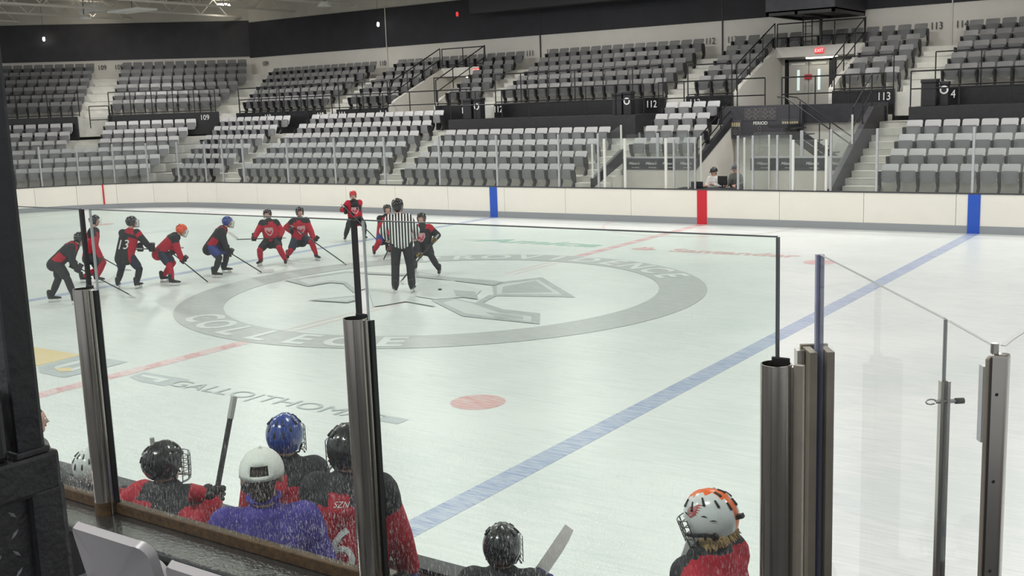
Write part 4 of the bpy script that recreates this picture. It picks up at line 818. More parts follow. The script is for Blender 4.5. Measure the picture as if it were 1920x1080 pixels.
def visor_mesh():
    mb=MB(); n=13
    for z,k in ((.04,1.0),(-.03,1.05),(-.10,1.0)):
        for i in range(n):
            a=math.radians(-78+156*i/(n-1)); mb.v.append((.02+.128*k*math.cos(a),.112*k*math.sin(a),z))
    for r in range(2):
        for i in range(n-1): mb.f.append((r*n+i,r*n+i+1,(r+1)*n+i+1,(r+1)*n+i))
    mb.m=[0]*len(mb.f); return mb.mesh('visor',VISOR,True)
HM={}
def hmesh(k,*a):
    if k not in HM: HM[k]={'vents':vents_mesh,'cage':cage_mesh,'visor':visor_mesh}[k]() if not a else helmet_mesh(*a)
    return HM[k]
def skate_meshes():
    b=MB(); prof=[(-.075,.075,.032,.10),(-.05,.07,.036,.16),(.0,.07,.040,.13),(.06,.07,.042,.075),(.13,.07,.044,.06),(.18,.072,.034,.045),(.2,.075,.015,.025)]; n=10
    for x,z0,w,h in prof:
        for j in range(n): a=2*math.pi*j/n; b.v.append((x,w*math.cos(a),z0+h/2+h/2*math.sin(a)))
    for i in range(len(prof)-1):
        for j in range(n): k=(j+1)%n; b.f.append((i*n+j,i*n+k,(i+1)*n+k,(i+1)*n+j))
    b.f+=[tuple(range(n)),tuple(range((len(prof)-1)*n,len(prof)*n))]; b.m=[0]*len(b.f); b.capsule((-.04,0,.14),(-.045,0,.24),.05,.052,10); boot=b.mesh('skate_boot',SKB,True)
    h=MB(); h.bbox(-.07,.0,-.018,.018,.028,.085,.006); h.bbox(.07,.15,-.018,.018,.028,.08,.006); h.bbox(-.08,.17,-.008,.008,.02,.04,.003); hold=h.mesh('skate_holder',SKW)
    bl=MB().prism([(-.09,.012),(-.07,0),(.15,0),(.185,.02),(.17,.026),(-.08,.026)],'y',-.002,.002).mesh('skate_blade',BLADE); return boot,hold,bl
BOOT,HOLD,BLD=skate_meshes()
def glove_mesh(m,m2):      # local: grips a bar along z at origin; wrist arrives from -x
    mb=MB(); mb.capsule((-.035,-.03,0),(-.035,.03,0),.032,.032,8); mb.capsule((-.05,0,.03),(-.05,0,-.03),.035,.035,8)
    for i,(z,l) in enumerate(((.042,.9),(.016,1),(-.012,.97),(-.04,.82))):
        mb.capsule((-.01,.036,z),(.026*l,.034,z),.017,.016,7); mb.capsule((.026*l,.034,z),(.040*l,.004,z),.016,.015,7); mb.capsule((.040*l,.004,z),(.022,-.024,z),.015,.014,7)
    mb.capsule((-.03,-.03,.035),(.012,-.034,.05),.018,.016,7); mb.capsule((.012,-.034,.05),(.034,-.014,.052),.016,.014,7)
    k=len(mb.f); mb.cyl((-.06,0,0),(-.15,0,0),.046,.056,12,mi=1); return mb.mesh('glove',[m,m2],True)
GLOVES={}
def orient(loc,z,xhint):      # matrix with local z along z, local x near xhint
    z=Vector(z).normalized(); x=Vector(xhint); x=(x-z*x.dot(z)); x=x.normalized() if x.length>1e-4 else z.orthogonal().normalized(); y=z.cross(x)
    return Matrix(((x.x,y.x,z.x,loc[0]),(x.y,y.y,z.y,loc[1]),(x.z,y.z,z.z,loc[2]),(0,0,0,1)))
def stick(label,top,heel,toe,m=STK,blade=STKW,tape=TAPE,group=None,length=None):
    top=Vector(top); heel=Vector(heel); toe=Vector(toe); t=thing('hockey_stick',label,'hockey stick',tuple(heel)); a=top-heel; d=a.normalized()
    side=Vector((0,0,1)) if abs(d.z)<.9 else Vector((1,0,0)); M=orient((0,0,0),d,side)
    MB().bbox(-.011,.011,-.015,.015,0,a.length,.005,M=M).build('shaft',m,t); MB().bbox(-.0135,.0135,-.0175,.0175,a.length-.14,a.length+.004,.005,M=M).build('grip_tape',tape,t)
    b=toe-heel; L=.29; b=b.normalized()*L; up=(d-b.normalized()*d.dot(b.normalized())).normalized()*.037; nrm=b.cross(up).normalized(); mb=MB(); n=6
    for i in range(n):
        k=i/(n-1); c=b*(k*1.02-.02)+nrm*(.02*k*k); h=up*(1-.25*max(0,k-.7)/.3); z0=c-up*.25; z1=c+h*1.6; mb.v+=[tuple(z0-nrm*.005),tuple(z0+nrm*.005),tuple(z1+nrm*.005),tuple(z1-nrm*.005)]
    for i in range(n-1): mb.f+=[(4*i+j,4*i+(j+1)%4,4*i+4+(j+1)%4,4*i+4+j) for j in range(4)]
    mb.f+=[(0,1,2,3),(4*n-4,4*n-1,4*n-2,4*n-3)]; mb.m=[0]*len(mb.f); mb.build('blade',blade,t); return t
NUMQ=[]
def person(label,J,facing,style,scale=1.0,look=None,nod=0,helmet=None,face='cage',pants=None,socks=None,feet=None,floor=0,sit=False,skates=True,gloves=None,voxel=.017,number=None,crest=False,hair=None,cap=None,group=None,back_print=None,chain=None,bare=False,socks2=None,roll=0):
    hip=Vector(J['hip']); head=Vector(J['head']); f=Vector((math.cos(math.radians(facing)),math.sin(math.radians(facing)),0)); l=Vector((-f.y,f.x,0)); s=scale
    base=Vector((hip.x,hip.y,floor)); t=thing('person',label,'person',tuple(base),group=group); hip=hip-base; head=head-base
    sp=head-hip; sp_n=sp.normalized(); neck=hip+sp*.74; chest=hip+sp*.56; sh=hip+sp*.68
    cf=(f-sp_n*f.dot(sp_n)).normalized()      # chest forward
    hf=Vector((math.cos(math.radians(look if look is not None else facing)),math.sin(math.radians(look if look is not None else facing)),0)); nd=math.radians(nod); hf=(hf*math.cos(nd)+Vector((0,0,-1))*math.sin(nd)).normalized(); hu=Vector((0,0,1)); hu=(hu-hf*hu.dot(hf)).normalized(); hl=hu.cross(hf)
    if roll: q=Matrix.Rotation(math.radians(roll),3,hf); hu=q@hu; hl=q@hl
    SHL=[sh+l*(.18*s*k) for k in (1,-1)]; hands=[Vector(h)-base for h in J['hands']]
    # pair hands with the nearer shoulder side
    if (hands[0]-hands[1]).dot(l)<0: hands=hands[::-1]
    el=[]
    for i,k in enumerate((1,-1)):
        el.append(ik(SHL[i],hands[i],.29*s,.27*s,l*k*.7-f*.6-Vector((0,0,.5))))
    if feet is None: feet=J.get('feet')
    if feet: feet=[Vector(p)-base for p in feet]
    else: feet=[l*(.14*s)+f*(.03 if not sit else .42),-l*(.14*s)+f*(0 if not sit else .42)]
    if (feet[0]-feet[1]).dot(l)<0: feet=feet[::-1]
    ah=.15 if skates else .09
    HIPS=[hip+l*(.10*s*k) for k in (1,-1)]; ank=[p+Vector((0,0,ah*s)) for p in feet]
    kn=[ik(HIPS[i],ank[i],.43*s,.42*s,f+l*(.25 if i==0 else -.25)) for i in (0,1)]
    hc=head; H=[]
    def c(a,b,r0,r1,tg): return (tuple(a),tuple(b),r0,r1,tg)
    body=[c(hc+hu*.03*s-hf*.015*s,hc+hu*.02*s+hf*.015*s,.088*s,.084*s,'head'),c(hc+hf*.025*s-hu*.03*s,hc+hf*.035*s-hu*.06*s,.066*s,.05*s,'head'),c(hc+hf*.05*s-hu*.088*s,hc+hf*.05*s-hu*.09*s,.034*s,.034*s,'head'),c(hc+hf*.088*s+hu*.012*s,hc+hf*.106*s-hu*.028*s,.011*s,.017*s,'head'),
          c(hc-hu*.06*s-hf*.02*s,neck-sp_n*.03,.058*s,.062*s,'head')]
    for k in (1,-1): body.append(c(hc+hl*(.085*s*k)+hu*.012*s-hf*.01*s,hc+hl*(.088*s*k)-hu*.026*s-hf*.005*s,.018*s,.013*s,'head'))
    body+=[c(hip+l*.06*s,chest+l*.07*s,.10*s,.11*s,'b'),c(hip-l*.06*s,chest-l*.07*s,.10*s,.11*s,'b'),c(chest,neck,.11*s,.065*s,'b'),c(SHL[0],SHL[1],.07*s,.07*s,'b')]
    for i in (0,1):
        body+=[c(SHL[i],el[i],.055*s,.045*s,'b'),c(el[i],hands[i],.045*s,.035*s,'b' if not bare else 'b'),c(HIPS[i],kn[i],.085*s,.06*s,'b'),c(kn[i],ank[i],.058*s,.042*s,'b')]
        if bare:      # bare hands with five fingers, half closed
            d=(hands[i]-el[i]).normalized(); q=(cf-d*cf.dot(d)).normalized(); w=d.cross(q); h0=hands[i]; body.append(c(h0,h0+d*.06*s,.032*s,.036*s,'hand'))
            for m_,ln in ((-.03,.062),(-.01,.072),(.011,.068),(.031,.054)):
                a=h0+d*.085*s+w*m_*s; b=a+(d*.8+q*.6)*ln*.55*s; body+=[c(a,b,.0115*s,.0105*s,'hand'),c(b,b+(d*.2+q)*ln*.5*s,.0105*s,.0095*s,'hand')]
            a=h0+d*.03*s-w*.036*s; b=a+(d*.5-w*.5+q*.5)*.045*s; body+=[c(a,b,.014*s,.012*s,'hand'),c(b,b+(d*.7+q*.5)*.032*s,.012*s,.011*s,'hand')]
    queue_blob('body',body,voxel*.75,[SKIN,BLKP],lambda tg,u,p:0 if tg in ('head','hand') else 1,t,2)
    # upper garment
    pad=1.18 if (skates and not isinstance(style,tuple)) else 1.0; hem=.10 if pad>1 else .0
    jer=[c(hip+l*.075*s-sp_n*(hem*s),chest+l*.09*s,.145*s*pad**.5,.13*s*pad,'T'),c(hip-l*.075*s-sp_n*(hem*s),chest-l*.09*s,.145*s*pad**.5,.13*s*pad,'T'),c(chest+l*.09*s,sh+l*.13*s,.13*s*pad,.085*s*pad,'T'),c(chest-l*.09*s,sh-l*.13*s,.13*s*pad,.085*s*pad,'T'),c(sh,neck,.11*s*pad,.075*s,'T'),c(chest,sh,.145*s*pad,.12*s*pad,'T')]
    for i in (0,1): jer+=[c(SHL[i],SHL[i].lerp(el[i],.25),.092*s*pad,.088*s*pad,'S'),c(SHL[i].lerp(el[i],.2),el[i],.082*s*pad,.072*s*pad,'U'),c(el[i],el[i].lerp(hands[i],.82),.072*s*pad,.058*s*pad,'F')]
    hz=np.array(hip); spn=np.array(sp_n); SL=sp.length; lv=np.array(l); fv=np.array(cf)
    def tc(p): q=np.array(p)-hz; return q@spn/SL, q@lv, q@fv
    st=style[0] if isinstance(style,tuple) else style
    def rule(tg,u,p):
        a,b,d=tc(p)
        if st=='red': return 1 if (tg=='S' or (tg=='T' and a>.60+.1*(abs(b)<.06)) or (tg=='U' and u<.15)) else 0 if not (tg=='T' and a<-.06) else 1
        if st=='red2': return 1 if ((tg=='T' and a>.56) or tg=='S') else 0
        if st=='black': return 0 if ((tg=='T' and a>.64 and abs(b)>.03) or (tg=='T' and abs(b)>.17 and 0<a<.34)) else 1
        if st=='blackS': return 0 if ((tg=='T' and a>.62 and abs(b)>.08) or tg=='S') else 1
        if st=='blackB': return 0 if (d<-.02 and a<.8 and tg!='F') else 1
        if st=='red3': return 1 if ((tg=='T' and a>.5 and b<0) or (tg=='S' and b<0) or (tg=='T' and a>.68)) else 0
        if st=='blackside': return 0 if (tg=='T' and (b<-.14) and a<.55) or (tg=='S' and b<0 and u>.3) or (tg=='T' and b<-.06 and a>.66) else 1
        if st=='blackback': return 0 if ((tg=='T' and abs(b)>.16) or (tg=='T' and d>.04 and a>.2)) else 1
        if st=='bib': return 0 if (tg in ('S','F') or (tg=='T' and abs(b)>.12) or (tg=='T' and a<.08)) else 1
        return 0
    jm=[RED,BLK] if not isinstance(style,tuple) else [style[1],style[1]]
    if st=='ref': jm=[ref_mat(l),BLK]
    queue_blob('jersey' if skates else 'top',jer,voxel,jm,rule,t)
    # legs
    if pants is not None:
        pr=[c(hip+l*.07*s+sp_n*.06*s,HIPS[0],.13*s,.13*s,'p'),c(hip-l*.07*s+sp_n*.06*s,HIPS[1],.13*s,.13*s,'p')]
        full=socks is None
        for i in (0,1):
            if full: pr+=[c(HIPS[i],kn[i],.118*s,.088*s,'p'),c(kn[i],ank[i].lerp(kn[i],.08),.085*s,.078*s,'p')]
            else: pr+=[c(HIPS[i],HIPS[i].lerp(kn[i],.78),.135*s,.112*s,'p')]
        queue_blob('trousers' if full else 'hockey_pants',pr,voxel,[pants],None,t)
    if socks is not None:
        for i in (0,1): queue_blob('sock',[c(HIPS[i].lerp(kn[i],.8),kn[i],.075*s,.086*s,'s'),c(kn[i],kn[i].lerp(ank[i],.5),.084*s,.082*s,'s'),c(kn[i].lerp(ank[i],.5),ank[i].lerp(kn[i],.1),.082*s,.058*s,'s')],voxel,[socks],None,t)
    for i in (0,1):
        if skates:
            sk=bpy.data.objects.new('skate',None); COL.objects.link(sk); sk.parent=t; sk.location=feet[i]; sk.rotation_euler=(0,0,math.radians(facing+(14 if i==0 else -14))); sk.scale=(s*1.04,)*3
            for nm,me in (('boot',BOOT),('blade_holder',HOLD),('blade',BLD)): link(nm,me,sk)
        else:
            MB().capsule(feet[i]+Vector((0,0,.05))-f*.05,feet[i]+Vector((0,0,.045))+f*.13,.05,.042,10).build('shoe',RUBBER,t,True)
    if gloves:
        if gloves not in GLOVES: GLOVES[gloves]=glove_mesh(*gloves)
        for i in (0,1):
            ax=Vector(J['stick'][0])-Vector(J['stick'][1]) if 'stick' in J else Vector((0,0,1)); g=link('glove',GLOVES[gloves],t); g.matrix_local=orient(hands[i],ax,hands[i]-el[i])@Matrix.Diagonal((s*1.12,s*1.12,s*1.12,1))
    HMx=Matrix(((hf.x,hl.x,hu.x,0),(hf.y,hl.y,hu.y,0),(hf.z,hl.z,hu.z,0),(0,0,0,1))); q=hc+hu*.03*s; HM4=Matrix.Translation(q)@HMx@Matrix.Diagonal((s*1.08,s*1.08,s*1.08,1))
    for k in (1,-1):
        e=MB().capsule(hc+hf*.085*s+hl*.033*s*k+hu*.008*s,hc+hf*.0851*s+hl*.0331*s*k+hu*.008*s,.013*s,.013*s,8).build('eye',EYE,t,True); MB().capsule(hc+hf*.095*s+hl*.033*s*k+hu*.008*s,hc+hf*.0951*s+hl*.033*s*k+hu*.008*s,.006*s,.006*s,6).build('iris',IRIS,e)
    MB().capsule(hc+hf*.088*s+hl*.02*s-hu*.058*s,hc+hf*.088*s-hl*.02*s-hu*.058*s,.007*s,.007*s,6).build('mouth',LIP,t,True)
    if helmet:
        h=link('helmet',hmesh(('h',)+tuple(m.name for m in helmet),*helmet),t); h.matrix_local=HM4
        link('vents',hmesh('vents'),h)
        if face: 
            g=link('face_cage' if face=='cage' else 'visor',hmesh(face),t); g.matrix_local=HM4
        MB().tube([Vector((.0,.1,-.06)),Vector((.03,.07,-.12)),Vector((.05,0,-.14)),Vector((.03,-.07,-.12)),Vector((.0,-.1,-.06))],.006,5).build('chin_strap',VENT,h)
    if hair:
        hh=[c(hc+hu*.03*s-hf*.028*s,hc+hu*.035*s+hf*.0*s,.090*s,.086*s,'h'),c(hc-hf*.045*s,hc-hf*.05*s-hu*.07*s,.068*s,.056*s,'h')]
        queue_blob('hair',hh,voxel*.8,[hair],None,t)
    if number or crest or back_print: NUMQ.append((t,number,crest,back_print,hip,sp,cf,l,s))
    return t,dict(hc=hc,hf=hf,hu=hu,hl=hl,HM=HM4,base=base,chest=chest,cf=cf,l=l,sp=sp_n)
def ref_mat(l):
    m=bpy.data.materials.new('referee_stripes'); m.use_nodes=True; nt=m.node_tree; N=nt.nodes; L=nt.links; b=N['Principled BSDF']; b.inputs['Roughness'].default_value=.85
    tc=N.new('ShaderNodeTexCoord'); dt=N.new('ShaderNodeVectorMath'); dt.operation='DOT_PRODUCT'; dt.inputs[1].default_value=tuple(l); L.new(tc.outputs['Object'],dt.inputs[0])
    d=N.new('ShaderNodeMath'); d.operation='DIVIDE'; d.inputs[1].default_value=.062; L.new(dt.outputs['Value'],d.inputs[0]); a=N.new('ShaderNodeMath'); a.operation='ADD'; a.inputs[1].default_value=100.25; L.new(d.outputs[0],a.inputs[0]); fr=N.new('ShaderNodeMath'); fr.operation='FRACT'; L.new(a.outputs[0],fr.inputs[0]); g=N.new('ShaderNodeMath'); g.operation='GREATER_THAN'; g.inputs[1].default_value=.5; L.new(fr.outputs[0],g.inputs[0])
    mx=N.new('ShaderNodeMix'); mx.data_type='RGBA'; L.new(g.outputs[0],mx.inputs[0]); mx.inputs[6].default_value=lin((228,228,226))+(1,); mx.inputs[7].default_value=lin((28,28,32))+(1,); L.new(mx.outputs[2],b.inputs['Base Color']); return m
def project(me_flat,t,jersey,origin,n,right,up,m,name,off=.004):
    """wrap a flat mesh (x right, y up) on to the garment, looking along -n"""
    dm=jersey.data; bv=BVHTree.FromPolygons([v.co for v in dm.vertices],[list(p.vertices) for p in dm.polygons])
    bm=bmesh.new(); bm.from_mesh(me_flat); bmesh.ops.triangulate(bm,faces=bm.faces); bmesh.ops.subdivide_edges(bm,edges=[e for e in bm.edges if e.calc_length()>.03],cuts=2,use_grid_fill=True)
    for v in bm.verts:
        p=origin+right*v.co.x+up*v.co.y+n*.6; h=bv.ray_cast(p,-n); v.co=(h[0]+n*off) if h[0] is not None else (origin+right*v.co.x+up*v.co.y+n*.15)
    me=bpy.data.meshes.new(name); bm.to_mesh(me); bm.free(); me.materials.append(m); bmm=bmesh.new(); bmm.from_mesh(me); bmesh.ops.recalc_face_normals(bmm,faces=bmm.faces); bmm.to_mesh(me); bmm.free(); return link(name,me,jersey)
def poly_mesh(pts): me=bpy.data.meshes.new('p'); me.from_pydata([(x,y,0) for x,y in pts],[],[tuple(range(len(pts)))]); return me

GB=(GLV,GLV); GR=(GLV,GLR)
ON='skaters lined up for the face-off'
def skater(key,label,fac,style,helm,pants,socks,sl=None,**k):
    J=PL[key]; k.setdefault('scale',.92); k.setdefault('gloves',GB)
    r=person(label,J,fac,style,helmet=(helm,),pants=pants,socks=socks,group=ON,**k)
    if sl: stick(sl,*J['stick'])
    return r
skater('P1','crouching skater in black jersey with red side panel, outermost of the face-off line',40,'black',H_BLK,BLKP,BLKP,'hockey stick reaching along the ice from the outermost crouching skater',nod=25,face='cage',number='12')
skater('P2','skater in red and black with black helmet standing behind the steel post',40,'red',H_BLK,BLKP,RED,'hockey stick held low by the skater behind the steel post',face='visor',gloves=(mat('glove_brown',(96,62,48),.6),GLV))
skater('P3','upright skater in black jersey with white number 13 on the back',118,'blackside',H_BLK,NAVY,BLK,'hockey stick held level by the skater numbered 13',look=60,number='13',face='cage')
skater('P4','bent over skater in red jersey with orange helmet',48,'red2',H_ORG,NAVY,RED,'black hockey stick of the orange helmet skater',nod=25,number='7')
skater('P5','leaning skater with blue helmet, black jersey and blue pants',40,'black',H_BLU,BLUE,BLK,'black hockey stick of the blue helmet skater',nod=10)
skater('P6','skater in red jersey with black shoulders holding a stick level to the side',-58,'red',H_BLK,BLKP,RED,'black hockey stick held level with its blade raised',crest=True,face='visor')
skater('P7','crouching skater in red jersey and blue pants with wide stance',-30,'red',H_BLK,NAVY,RED,'black hockey stick of the wide stance skater',crest=True,face='visor')
skater('P8','skater with red helmet standing alone nearest the far boards',-42,'bib',H_RED,BLKP,BLK,'hockey stick held across by the red helmet skater',nod=15,face='visor',crest=True)
skater('P9','skater in red and black half hidden behind the referee',-35,'red',H_BLK,BLUE,RED,'hockey stick with its blade on the ice behind the referee',face='visor')
skater('P10','skater in black jersey with red shoulders taking the face-off opposite the referee',-68,'blackS',H_BLK,BLKP,BLKP,'hockey stick of the skater taking the face-off',crest=True,face='visor',gloves=(mat('glove_yellow',(150,126,70),.6,noise=.4,nscale=30),GLV))
J=PL['REF']; h_=J['hip']; J['hands']=[[h_[0]-.36,h_[1]-.02,1.10],[h_[0]+.05,h_[1]+.38,1.10]]; J['stick']=[[0,0,1],[0,0,0]]
person('referee in black and white striped shirt standing over the face-off dot',J,128,('ref',BLK),scale=1.06,helmet=(H_BLK,),face=None,pants=BLKP,socks=None,hair=HAIRB,bare=True,voxel=.016)
t=thing('puck','black puck lying on the centre emblem','puck',(-.1,0,.014)); MB().cyl((0,0,0),(0,0,.025),.038,n=20).build('disc',RUBBER,t,True)
# men in the timekeeper box
def box_man(label,head,fac,col,cap_m,hands,nod=0):
    J=dict(head=head,hip=[head[0],head[1]+.06,head[2]-.68],hands=hands); r,F=person(label,J,fac,('cloth',col),scale=.98,pants=GRY,skates=False,sit=True,floor=.3,hair=HAIRB,bare=True,nod=nod,voxel=.015); cap(r,F,cap_m,F['hf']); t=thing('chair','dark folding chair under the seated man in '+('white' if col is WHT else 'grey'),'chair',(head[0],head[1]+.06,.3)); z=head[2]-.68-.3-.13
    MB().bbox(-.22,.22,-.2,.2,z-.05,z,.01).build('seat',RUBBER,t); MB().bbox(-.22,.22,.2,.23,z,z+.4,.01).build('backrest',RUBBER,t)
    for x in (-.2,.2):
        for y in (-.18,.2): MB().cyl((x,y,0),(x,y,z),.014,n=6).build('leg',RUBBER,t)
def cap(t,F,m,dirv,back=False):
    """baseball cap; peak points along dirv; strap opening opposite"""
    d=Vector(dirv); u=F['hu']; d=(d-u*d.dot(u)).normalized(); s=u.cross(d); o=F['hc']+u*.03; mb=MB(); NA,NR=28,8; idx={}
    P=lambda e,a:o+(d*math.cos(a)*.128+s*math.sin(a)*.112)*math.cos(e)-d*.012+u*(math.sin(e)*.122)
    for i in range(NR+1):
        for j in range(NA): mb.v.append(P(math.pi/2-(math.pi/2+.12)*i/NR,2*math.pi*j/NA))
    for i in range(NR):
        for j in range(NA):
            a=2*math.pi*(j+.5)/NA
            if abs(a-math.pi)<.5 and i>=NR-3 and i<NR-1 and not (i==NR-3 and abs(a-math.pi)>.35): continue
            k=(j+1)%NA; mb.f.append((i*NA+j,i*NA+k,(i+1)*NA+k,(i+1)*NA+j)); mb.m.append(0)
    me=MB().add([tuple(v) for v in mb.v],mb.f).mesh('crown',m,True); c=link('cap',me,t); sm=c.modifiers.new('s','SOLIDIFY'); sm.thickness=.006
    pk=MB(); n=9
    for r0 in (0,1):
        for i in range(n): a=math.radians(-62+124*i/(n-1)); b=P(-.10,a); pk.v.append(tuple(b+d*(.075*r0*math.cos(a*.8))-u*(.022*r0)))
    pk.f=[(i,i+1,n+i+1,n+i) for i in range(n-1)]; pk.m=[0]*len(pk.f); p=pk.build('peak',m,c,True); sm=p.modifiers.new('s','SOLIDIFY'); sm.thickness=.005
    MB().capsule(o+u*.123-d*.012,o+u*.125-d*.012,.009,.009,6).build('button',m,c)
box_man('man in white hoodie and black cap seated with folded arms beside the laptop',[-.02,13.7,1.53],-112,WHT,H_BLK,[[-.16,13.42,1.12],[.10,13.42,1.16]])
box_man('man in grey shirt and patterned cap seated behind the black monitor',[.57,14.0,1.60],-118,GRY,mat('cap_grey',(88,90,98),.7,noise=.5,nscale=60),[[.42,13.7,1.12],[.72,13.66,1.12]])
# players' bench
def bench_j(k,dz=.68,off=(0,0)): J=dict(PL[k]); h=J['head']; J['hip']=[h[0]+off[0],h[1]-.05+off[1],h[2]-dz]; return J
VX=.0125
def bench(key,label,fac,style,helm,s,sit=False,dz=.68,**k):
    J=bench_j(key,dz*s if not sit else dz*s); J['head']=[J['head'][0],J['head'][1],J['head'][2]]
    k.setdefault('gloves',GR); return J,person(label,J,fac,style,scale=s,helmet=helm,pants=BLKP,socks=BLK,floor=.25,sit=sit,voxel=VX,group='players on the bench',**k)
bench('B1','seated player in white helmet partly behind the first steel post',100,'red',(H_WHT,),.92,True,look=110)
PL['B2']['hands'][0]=[8.742,-13.40,1.455]
J,(b2,F2)=bench('B2','seated player in black helmet raising a gloved hand with a stick',105,'red3',(H_BLK,),.96,True,look=78)
stick('upright black hockey stick held by the seated player in black helmet',PL['B2']['stick'][0],[8.785,-13.74,.60],[8.83,-13.84,.35])
bench('B3','standing player with scratched blue helmet and red jersey',122,'red',(H_BLU,),.9,gloves=GR)
J,(b4,F4)=bench('B4','standing player with white number 6 on a red and black jersey',118,'red',(H_BLK,),.97,look=140,number='6',back_print='SZN',gloves=(mat('glove_navy',(44,54,104),.6),GLV))
bench('B5','seated player with black helmet low behind the glass',115,'red',(H_BLK,),.84,True,back_print='BZR',gloves=(mat('glove_navy',(44,54,104),.6),GLV))
j5=PL['B5']['stick']; stick('hockey stick with pale blade raised beside the low black helmet',[10.78,-13.62,.62],j5[1],j5[0])
J,(b6,F6)=bench('B6','player in white helmet with orange stripe looking down in profile',172,'blackB',(H_WHT,ORG),.9,look=178,nod=22,roll=-4)
j6=PL['B6']['stick']; stick('hockey stick with pale blade in front of the orange striped helmet',[11.86,-13.62,.9],j6[1],j6[0])
t=thing('hockey_stick','teal hockey stick standing beside the first steel post','hockey stick',(8.1,-13.35,.8)); MB().cyl((0,0,0),(.02,-.02,.86),.013,n=8).build('shaft',STKT,t); MB().cyl((.02,-.02,.86),(.021,-.021,.93),.015,n=8).build('grip_tape',TAPE,t)
# hair and helmet graphics of the white helmet
mb=MB(); rnd=random.Random(3)
for i in range(150):
    a=rnd.uniform(-2.2,2.2); e=F6['hf']*(-math.cos(a))+F6['hl']*math.sin(a); p=F6['hc']+e*.078-F6['hu']*.035; q=p+e*rnd.uniform(.004,.018)-F6['hu']*rnd.uniform(.025,.055); r=q-F6['hu']*.02+e*rnd.uniform(-.01,.012); mb.tube([tuple(p),tuple(q),tuple(r)],[.008,.006,.002],5)
mb.build('hair',HAIRY,b6,True)
h6=[c for c in b6.children if c.name.startswith('helmet')][0]
def on_helmet(pts,side,name,m,k=1.012):      # 2-D art (x back..front, y up) laid on the side of the shell
    v=[]
    for x,y in pts:
        a=math.acos(max(-.98,min(.98,x/.125))); e=math.asin(max(-.9,min(.95,y/.128))); v.append(((.132*math.cos(e)*math.cos(a)*k-.012),side*.108*math.cos(e)*math.sin(a)*k*1.03,.128*math.sin(e)*k))
    MB().add(v,[tuple(range(len(v)))]).build(name,m,h6)
LOGO=mat('logo_red',(186,70,72),.4)
sd=1
for cx,cy,r0,r1 in ((.045,.062,.016,.021),(.045,.062,.004,.009)):
    for i in range(16):
        a,b=[2*math.pi*(i+q)/16 for q in (0,1)]; on_helmet([(cx+r0*math.cos(a),cy+r0*math.sin(a)),(cx+r1*math.cos(a),cy+r1*math.sin(a)),(cx+r1*math.cos(b),cy+r1*math.sin(b)),(cx+r0*math.cos(b),cy+r0*math.sin(b))],sd,'wing_logo',LOGO)
for i in range(5):
    y=.078-.008*i; on_helmet([(.03,y),(-.012+.006*i,y+.008),(-.042+.012*i,y-.002),(-.012+.006*i,y+.002),(.03,y-.004)],sd,'wing_logo',LOGO)
for x,y in ((-.03,.03),(-.06,.0),(.07,.055)): on_helmet([(x+.02,y+.008),(x,y+.006),(x-.012,y-.006),(x+.004,y)],sd,'shell_vent',VENT,1.02)
MB().tube([Vector((.085,.1*sd,-.035)),Vector((.04,.118*sd,-.04)),Vector((-.02,.12*sd,-.048)),Vector((-.045,.115*sd,-.06))],.009,6).build('side_strap',VENT,h6); MB().cyl((-.06,.108*sd,-.065),(-.06,.122*sd,-.068),.018,n=12).build('side_button',VENT,h6); MB().box(-.17,-.135,-.012,.012,-.04,-.02).build('rear_tab',VENT,h6)
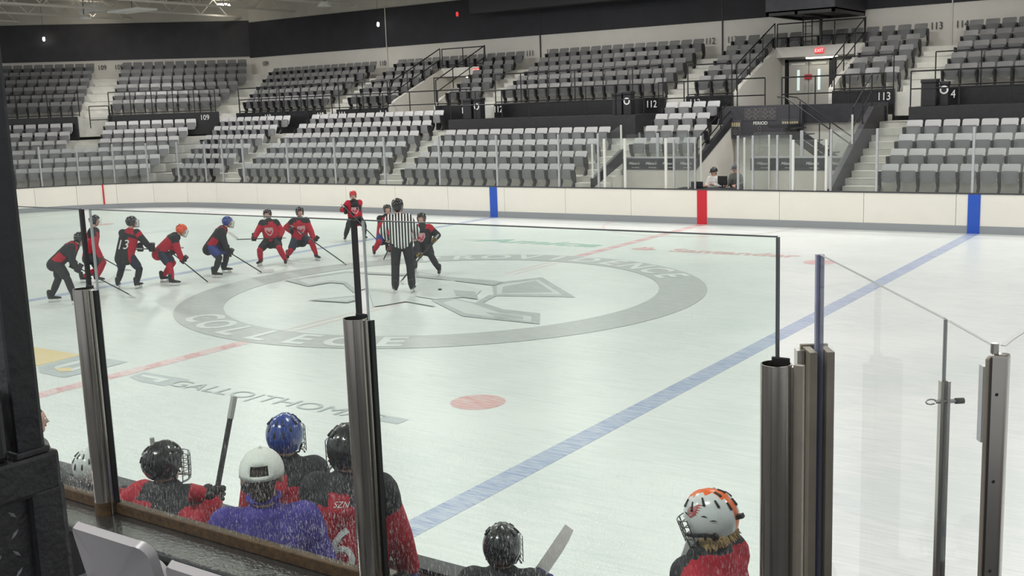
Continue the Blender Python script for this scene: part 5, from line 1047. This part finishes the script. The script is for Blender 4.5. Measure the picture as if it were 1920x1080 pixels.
# man in purple with white cap
J=dict(PL['CAP']); h=J['head']; J['hip']=[h[0]+.02,h[1]-.03,h[2]-.74]; J['hands']=[[h[0]-.25,h[1]+.15,1.05],[h[0]+.28,h[1]+.25,1.05]]
cm,FC=person('man in purple pullover and white cap standing behind the players',J,132,('cloth',PURP),scale=1.05,pants=GRY,skates=False,floor=.25,hair=HAIRB,bare=True,voxel=VX); cap(cm,FC,mat('cap_white',(226,224,220),.8,noise=.06,nscale=60),FC['hf'])
MB().tube([FC['hc']-FC['hu']*.105+FC['hf']*(math.cos(a)*.075-.01)+FC['hl']*math.sin(a)*.075 for a in [i*math.pi/8 for i in range(16)]],.016,8,closed=True).build('collar',PURP,cm,True)
J=dict(PL['HEAD']); h=J['head']; J['hip']=[h[0],h[1]-.03,h[2]-.68]; J['hands']=[[h[0]-.2,h[1]+.25,.95],[h[0]+.2,h[1]+.28,.95]]
person('person with brown hair and dark top almost hidden behind the black upright',J,60,('cloth',GRY),scale=.85,pants=GRY,skates=False,sit=True,floor=.25,hair=HAIRB,bare=True,voxel=.016)
flush()
for t,number,crest,bp,hip,sp,cf,l,s in NUMQ:
    jr=[c for c in t.children if c.name.startswith('jersey')][0]; up=sp.normalized()
    if number:
        near=s>.93; me=text_mesh(number,.31 if not near else .36,spacing=.95); project(me,t,jr,hip+sp*(.30 if not near else .22)+l*(0 if number!='13' else .03),-cf,-l,up,WHT,'back_number')
    if bp: me=text_mesh(bp,.045,shear=.3); project(me,t,jr,hip+sp*.62,-cf,-l,up,WHT,'neck_print')
    if crest:
        o=hip+sp*.34; project(poly_mesh([(-.10,.09),(.10,.09),(.11,.0),(.05,-.1),(0,-.13),(-.05,-.1),(-.11,0)]),t,jr,o,cf,l,up,mat('crest_pale',(196,150,156),.7),'crest',.006)
        project(poly_mesh([(-.08,.03),(-.05,-.05),(0,-.09),(.05,-.05),(.08,.03),(.04,-.0),(0,.04),(-.04,0)]),t,jr,o,cf,l,up,RED,'crest_emblem',.010)
# white shoulder patch on the raised-arm player
jr=[c for c in b2.children if c.name.startswith('jersey')][0]; l2=F2['l']; o=F2['chest']+l2*.16; nn=(l2*.55-F2['cf']*.85).normalized(); rt=Vector((0,0,1)).cross(nn).normalized()
project(poly_mesh([(-.06,.05),(.05,.055),(.06,-.05),(-.05,-.055)]),b2,jr,o,nn,rt,Vector((0,0,1)),WHT,'shoulder_patch'); project(poly_mesh([(-.03,.02),(.02,.025),(.03,-.02),(-.025,-.025)]),b2,jr,o,nn,rt,Vector((0,0,1)),RED,'patch_emblem',.008)
